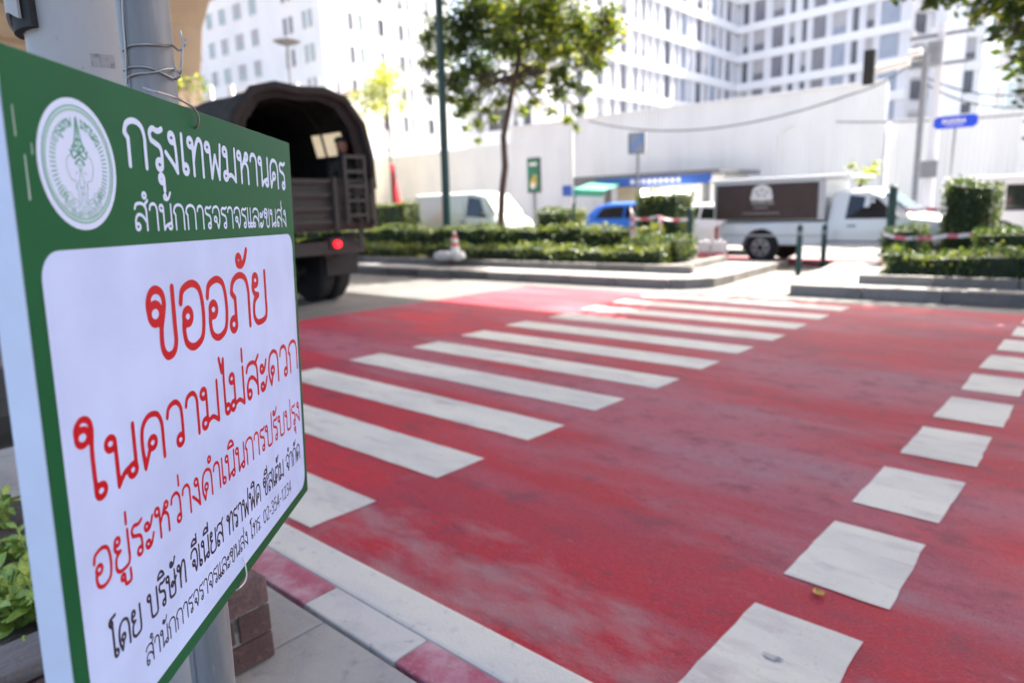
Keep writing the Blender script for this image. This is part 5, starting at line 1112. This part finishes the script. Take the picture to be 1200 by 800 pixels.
addwire([on_pipe(148,98),on_pipe(150,91),on_pipe(160,87),on_pipe(180,85),on_pipe(195,81),on_pipe(206,82),D(211,90,1.05),D(207,84,1.05),D(204,76,1.05)])
addwire([on_pipe(141.5,-40,r=.0405),on_pipe(144,20,r=.042),on_pipe(147,60,r=.043),on_pipe(148.5,98,r=.042)],.0014)
def bpt(px,py,off=.006):
    d=ray(px,py); o=BO+BN*off; t=(o-CP).dot(BN)/d.dot(BN); return CP+d*t
addwire([D(168,103,1.0),bpt(180,107,-.012),bpt(200,113,-.006),bpt(215,119,.004),bpt(226,126,.008),bpt(232,136,.009),bpt(232,146,.006),bpt(229,151,.0)])
tiew=empty('cable_tie',bpt(290,650),0,'white plastic cable tie looped through the bottom edge of the board','cable tie')
MB().tube([p-tiew.location for p in catm([bpt(284,652,.0),bpt(287,660,.006),bpt(289,672,.008),bpt(287,681,.008),bpt(281,688,.006),bpt(277,691,-.004)])],.0013,8).build('strap','tie',tiew,smooth=True)
# ---- brick planter behind the board
bc=G(322,768,KZ); BX0=bc.x; BY0=bc.y
pln=empty('brick_planter',(BX0,BY0,KZ),0,'low worn red brick planter behind the notice board with leafy plants','planter')
# wall along -v from the corner; faces +u
BL_,BHh,BD=.215,.088,.10
bms=[MB().box(0,BD,-BL_+.0,0,0,BHh).mesh('brick',m_,bevel=.007) for m_ in ('brick','brick2','brick3')]
hb_=MB().box(0,BD,-BL_/2+.005,0,0,BHh).mesh('brick','brick',bevel=.004)
Ltot=2.2; top=.283
loc2=MB().box(-.094,-.006,-Ltot,-.006,0,top-.01).build('mortar_core','mortar',pln)
for c in range(3):
    y=0; k=0; z=.004+c*.094
    while y>-Ltot+.1:
        if k==0 and c%2: inst('brick',hb_,pln,(-BD+random.uniform(-.002,.002),y,z)); y-=BL_/2+.004
        else: inst('brick',random.choice(bms),pln,(-BD+random.uniform(-.006,.006),y,z+random.uniform(-.001,.001)),(0,random.uniform(-.01,.01),random.uniform(-.02,.02))); y-=BL_+.009
        k+=1
# end wall running away along -u
loc3=MB().box(-1.52,-.106,-.094,-.006,0,top-.01).build('mortar_core','mortar',pln)
bm2=MB().box(-BL_,0,-BD,0,0,BHh).mesh('brick','brick',bevel=.004)
for c in range(3):
    x=-.108-(.1 if c%2==0 else 0); z=.004+c*.094
    while x>-1.35: inst('brick',bm2,pln,(x,0,z),(0,0,random.uniform(-.008,.008))); x-=BL_+.009
# weathered coping slabs on the nearer part of the wall
for k in range(4):
    inst('coping_slab',MB().box(-.135,.012,-.42,0,0,.045).mesh('coping_slab','coping',bevel=.006),pln,(0,-.50-k*.43,top+.012),(0,0,random.uniform(-.01,.01)))
MB().box(-1.5,-.12,-Ltot,-.11,0,top-.03).build('soil','soil',pln)
# leafy plants in the planter
lv=[]
for w in (1.0,.8):
    q=MB(); n_=6
    for i in range(n_+1):
        t=i/n_; hw_=.5*w*math.sin(math.pi*(t**.8))*.9+.0; 
        q.v+=[(t,-hw_*.55,.10*math.sin(t*2.6)+.05*hw_),(t,0,.10*math.sin(t*2.6)-.03),(t,hw_*.55,.10*math.sin(t*2.6)+.05*hw_)]
    for i in range(n_):
        for j in range(2): q.f.append((3*i+j,3*i+j+1,3*i+4+j,3*i+3+j)); q.m.append(0)
    lv.append(q.mesh('leaf','leafn',smooth=True))
random.seed(21)
labs=['bushy green planter plant nearest the board edge','bright leafy plant by the dark coping at the lower left','leafy plant farther back in the planter','small leafy plant at the far left of the planter']
labs+=['low green plant under the board edge beside the coping','yellowish green plant in the middle of the planter','upright green plant at the rear corner of the planter','small plant whose leaves lean over the near coping slab']
for k,(px,py) in enumerate([(30,700),(5,705),(18,640),(-25,690),(52,715),(36,660),(5,610),(22,722)]):
    g=G(px,py,KZ+top); r=empty('leafy_plant',(g.x,g.y,KZ+top-.04),0,labs[k],'plant','plants in the brick planter')
    for s_ in range(5):
        a=random.uniform(0,6.28); rr_=random.uniform(.02,.12); hh_=random.uniform(.05,.15); tip=Vector((math.cos(a)*rr_,math.sin(a)*rr_,hh_))
        MB().tube([(0,0,0),tip*.5+Vector((0,0,.01)),tip],.003,5).build('stem','leafn',r)
        for m_ in range(8):
            t=.3+.7*m_/7; p=tip*t; L=random.uniform(.035,.085); o=inst('leaf',random.choice(lv),r,p,(random.uniform(-.9,.9),random.uniform(-.7,.5),random.uniform(0,6.28)),(L,L,L))
# tendril hanging over the coping
g=G(30,745,KZ+top+.05); r=empty('trailing_vine',g,0,'thin green vine trailing over the dark coping at the bottom left','plant')
pts=[Vector((0,0,0)),Vector((.03,-.01,.01)),Vector((.06,.0,-.06)),Vector((.065,.01,-.14))]; MB().tube(catm(pts),.003,6).build('stem','leafn',r)
for k,t in enumerate((.2,.45,.7,.9,1.0)):
    p=pts[0].lerp(pts[-1],t)+Vector((.02,0,0)); L=.045; inst('leaf',lv[k%2],r,p,(.3*k,.5,1.1*k),(L,L,L))
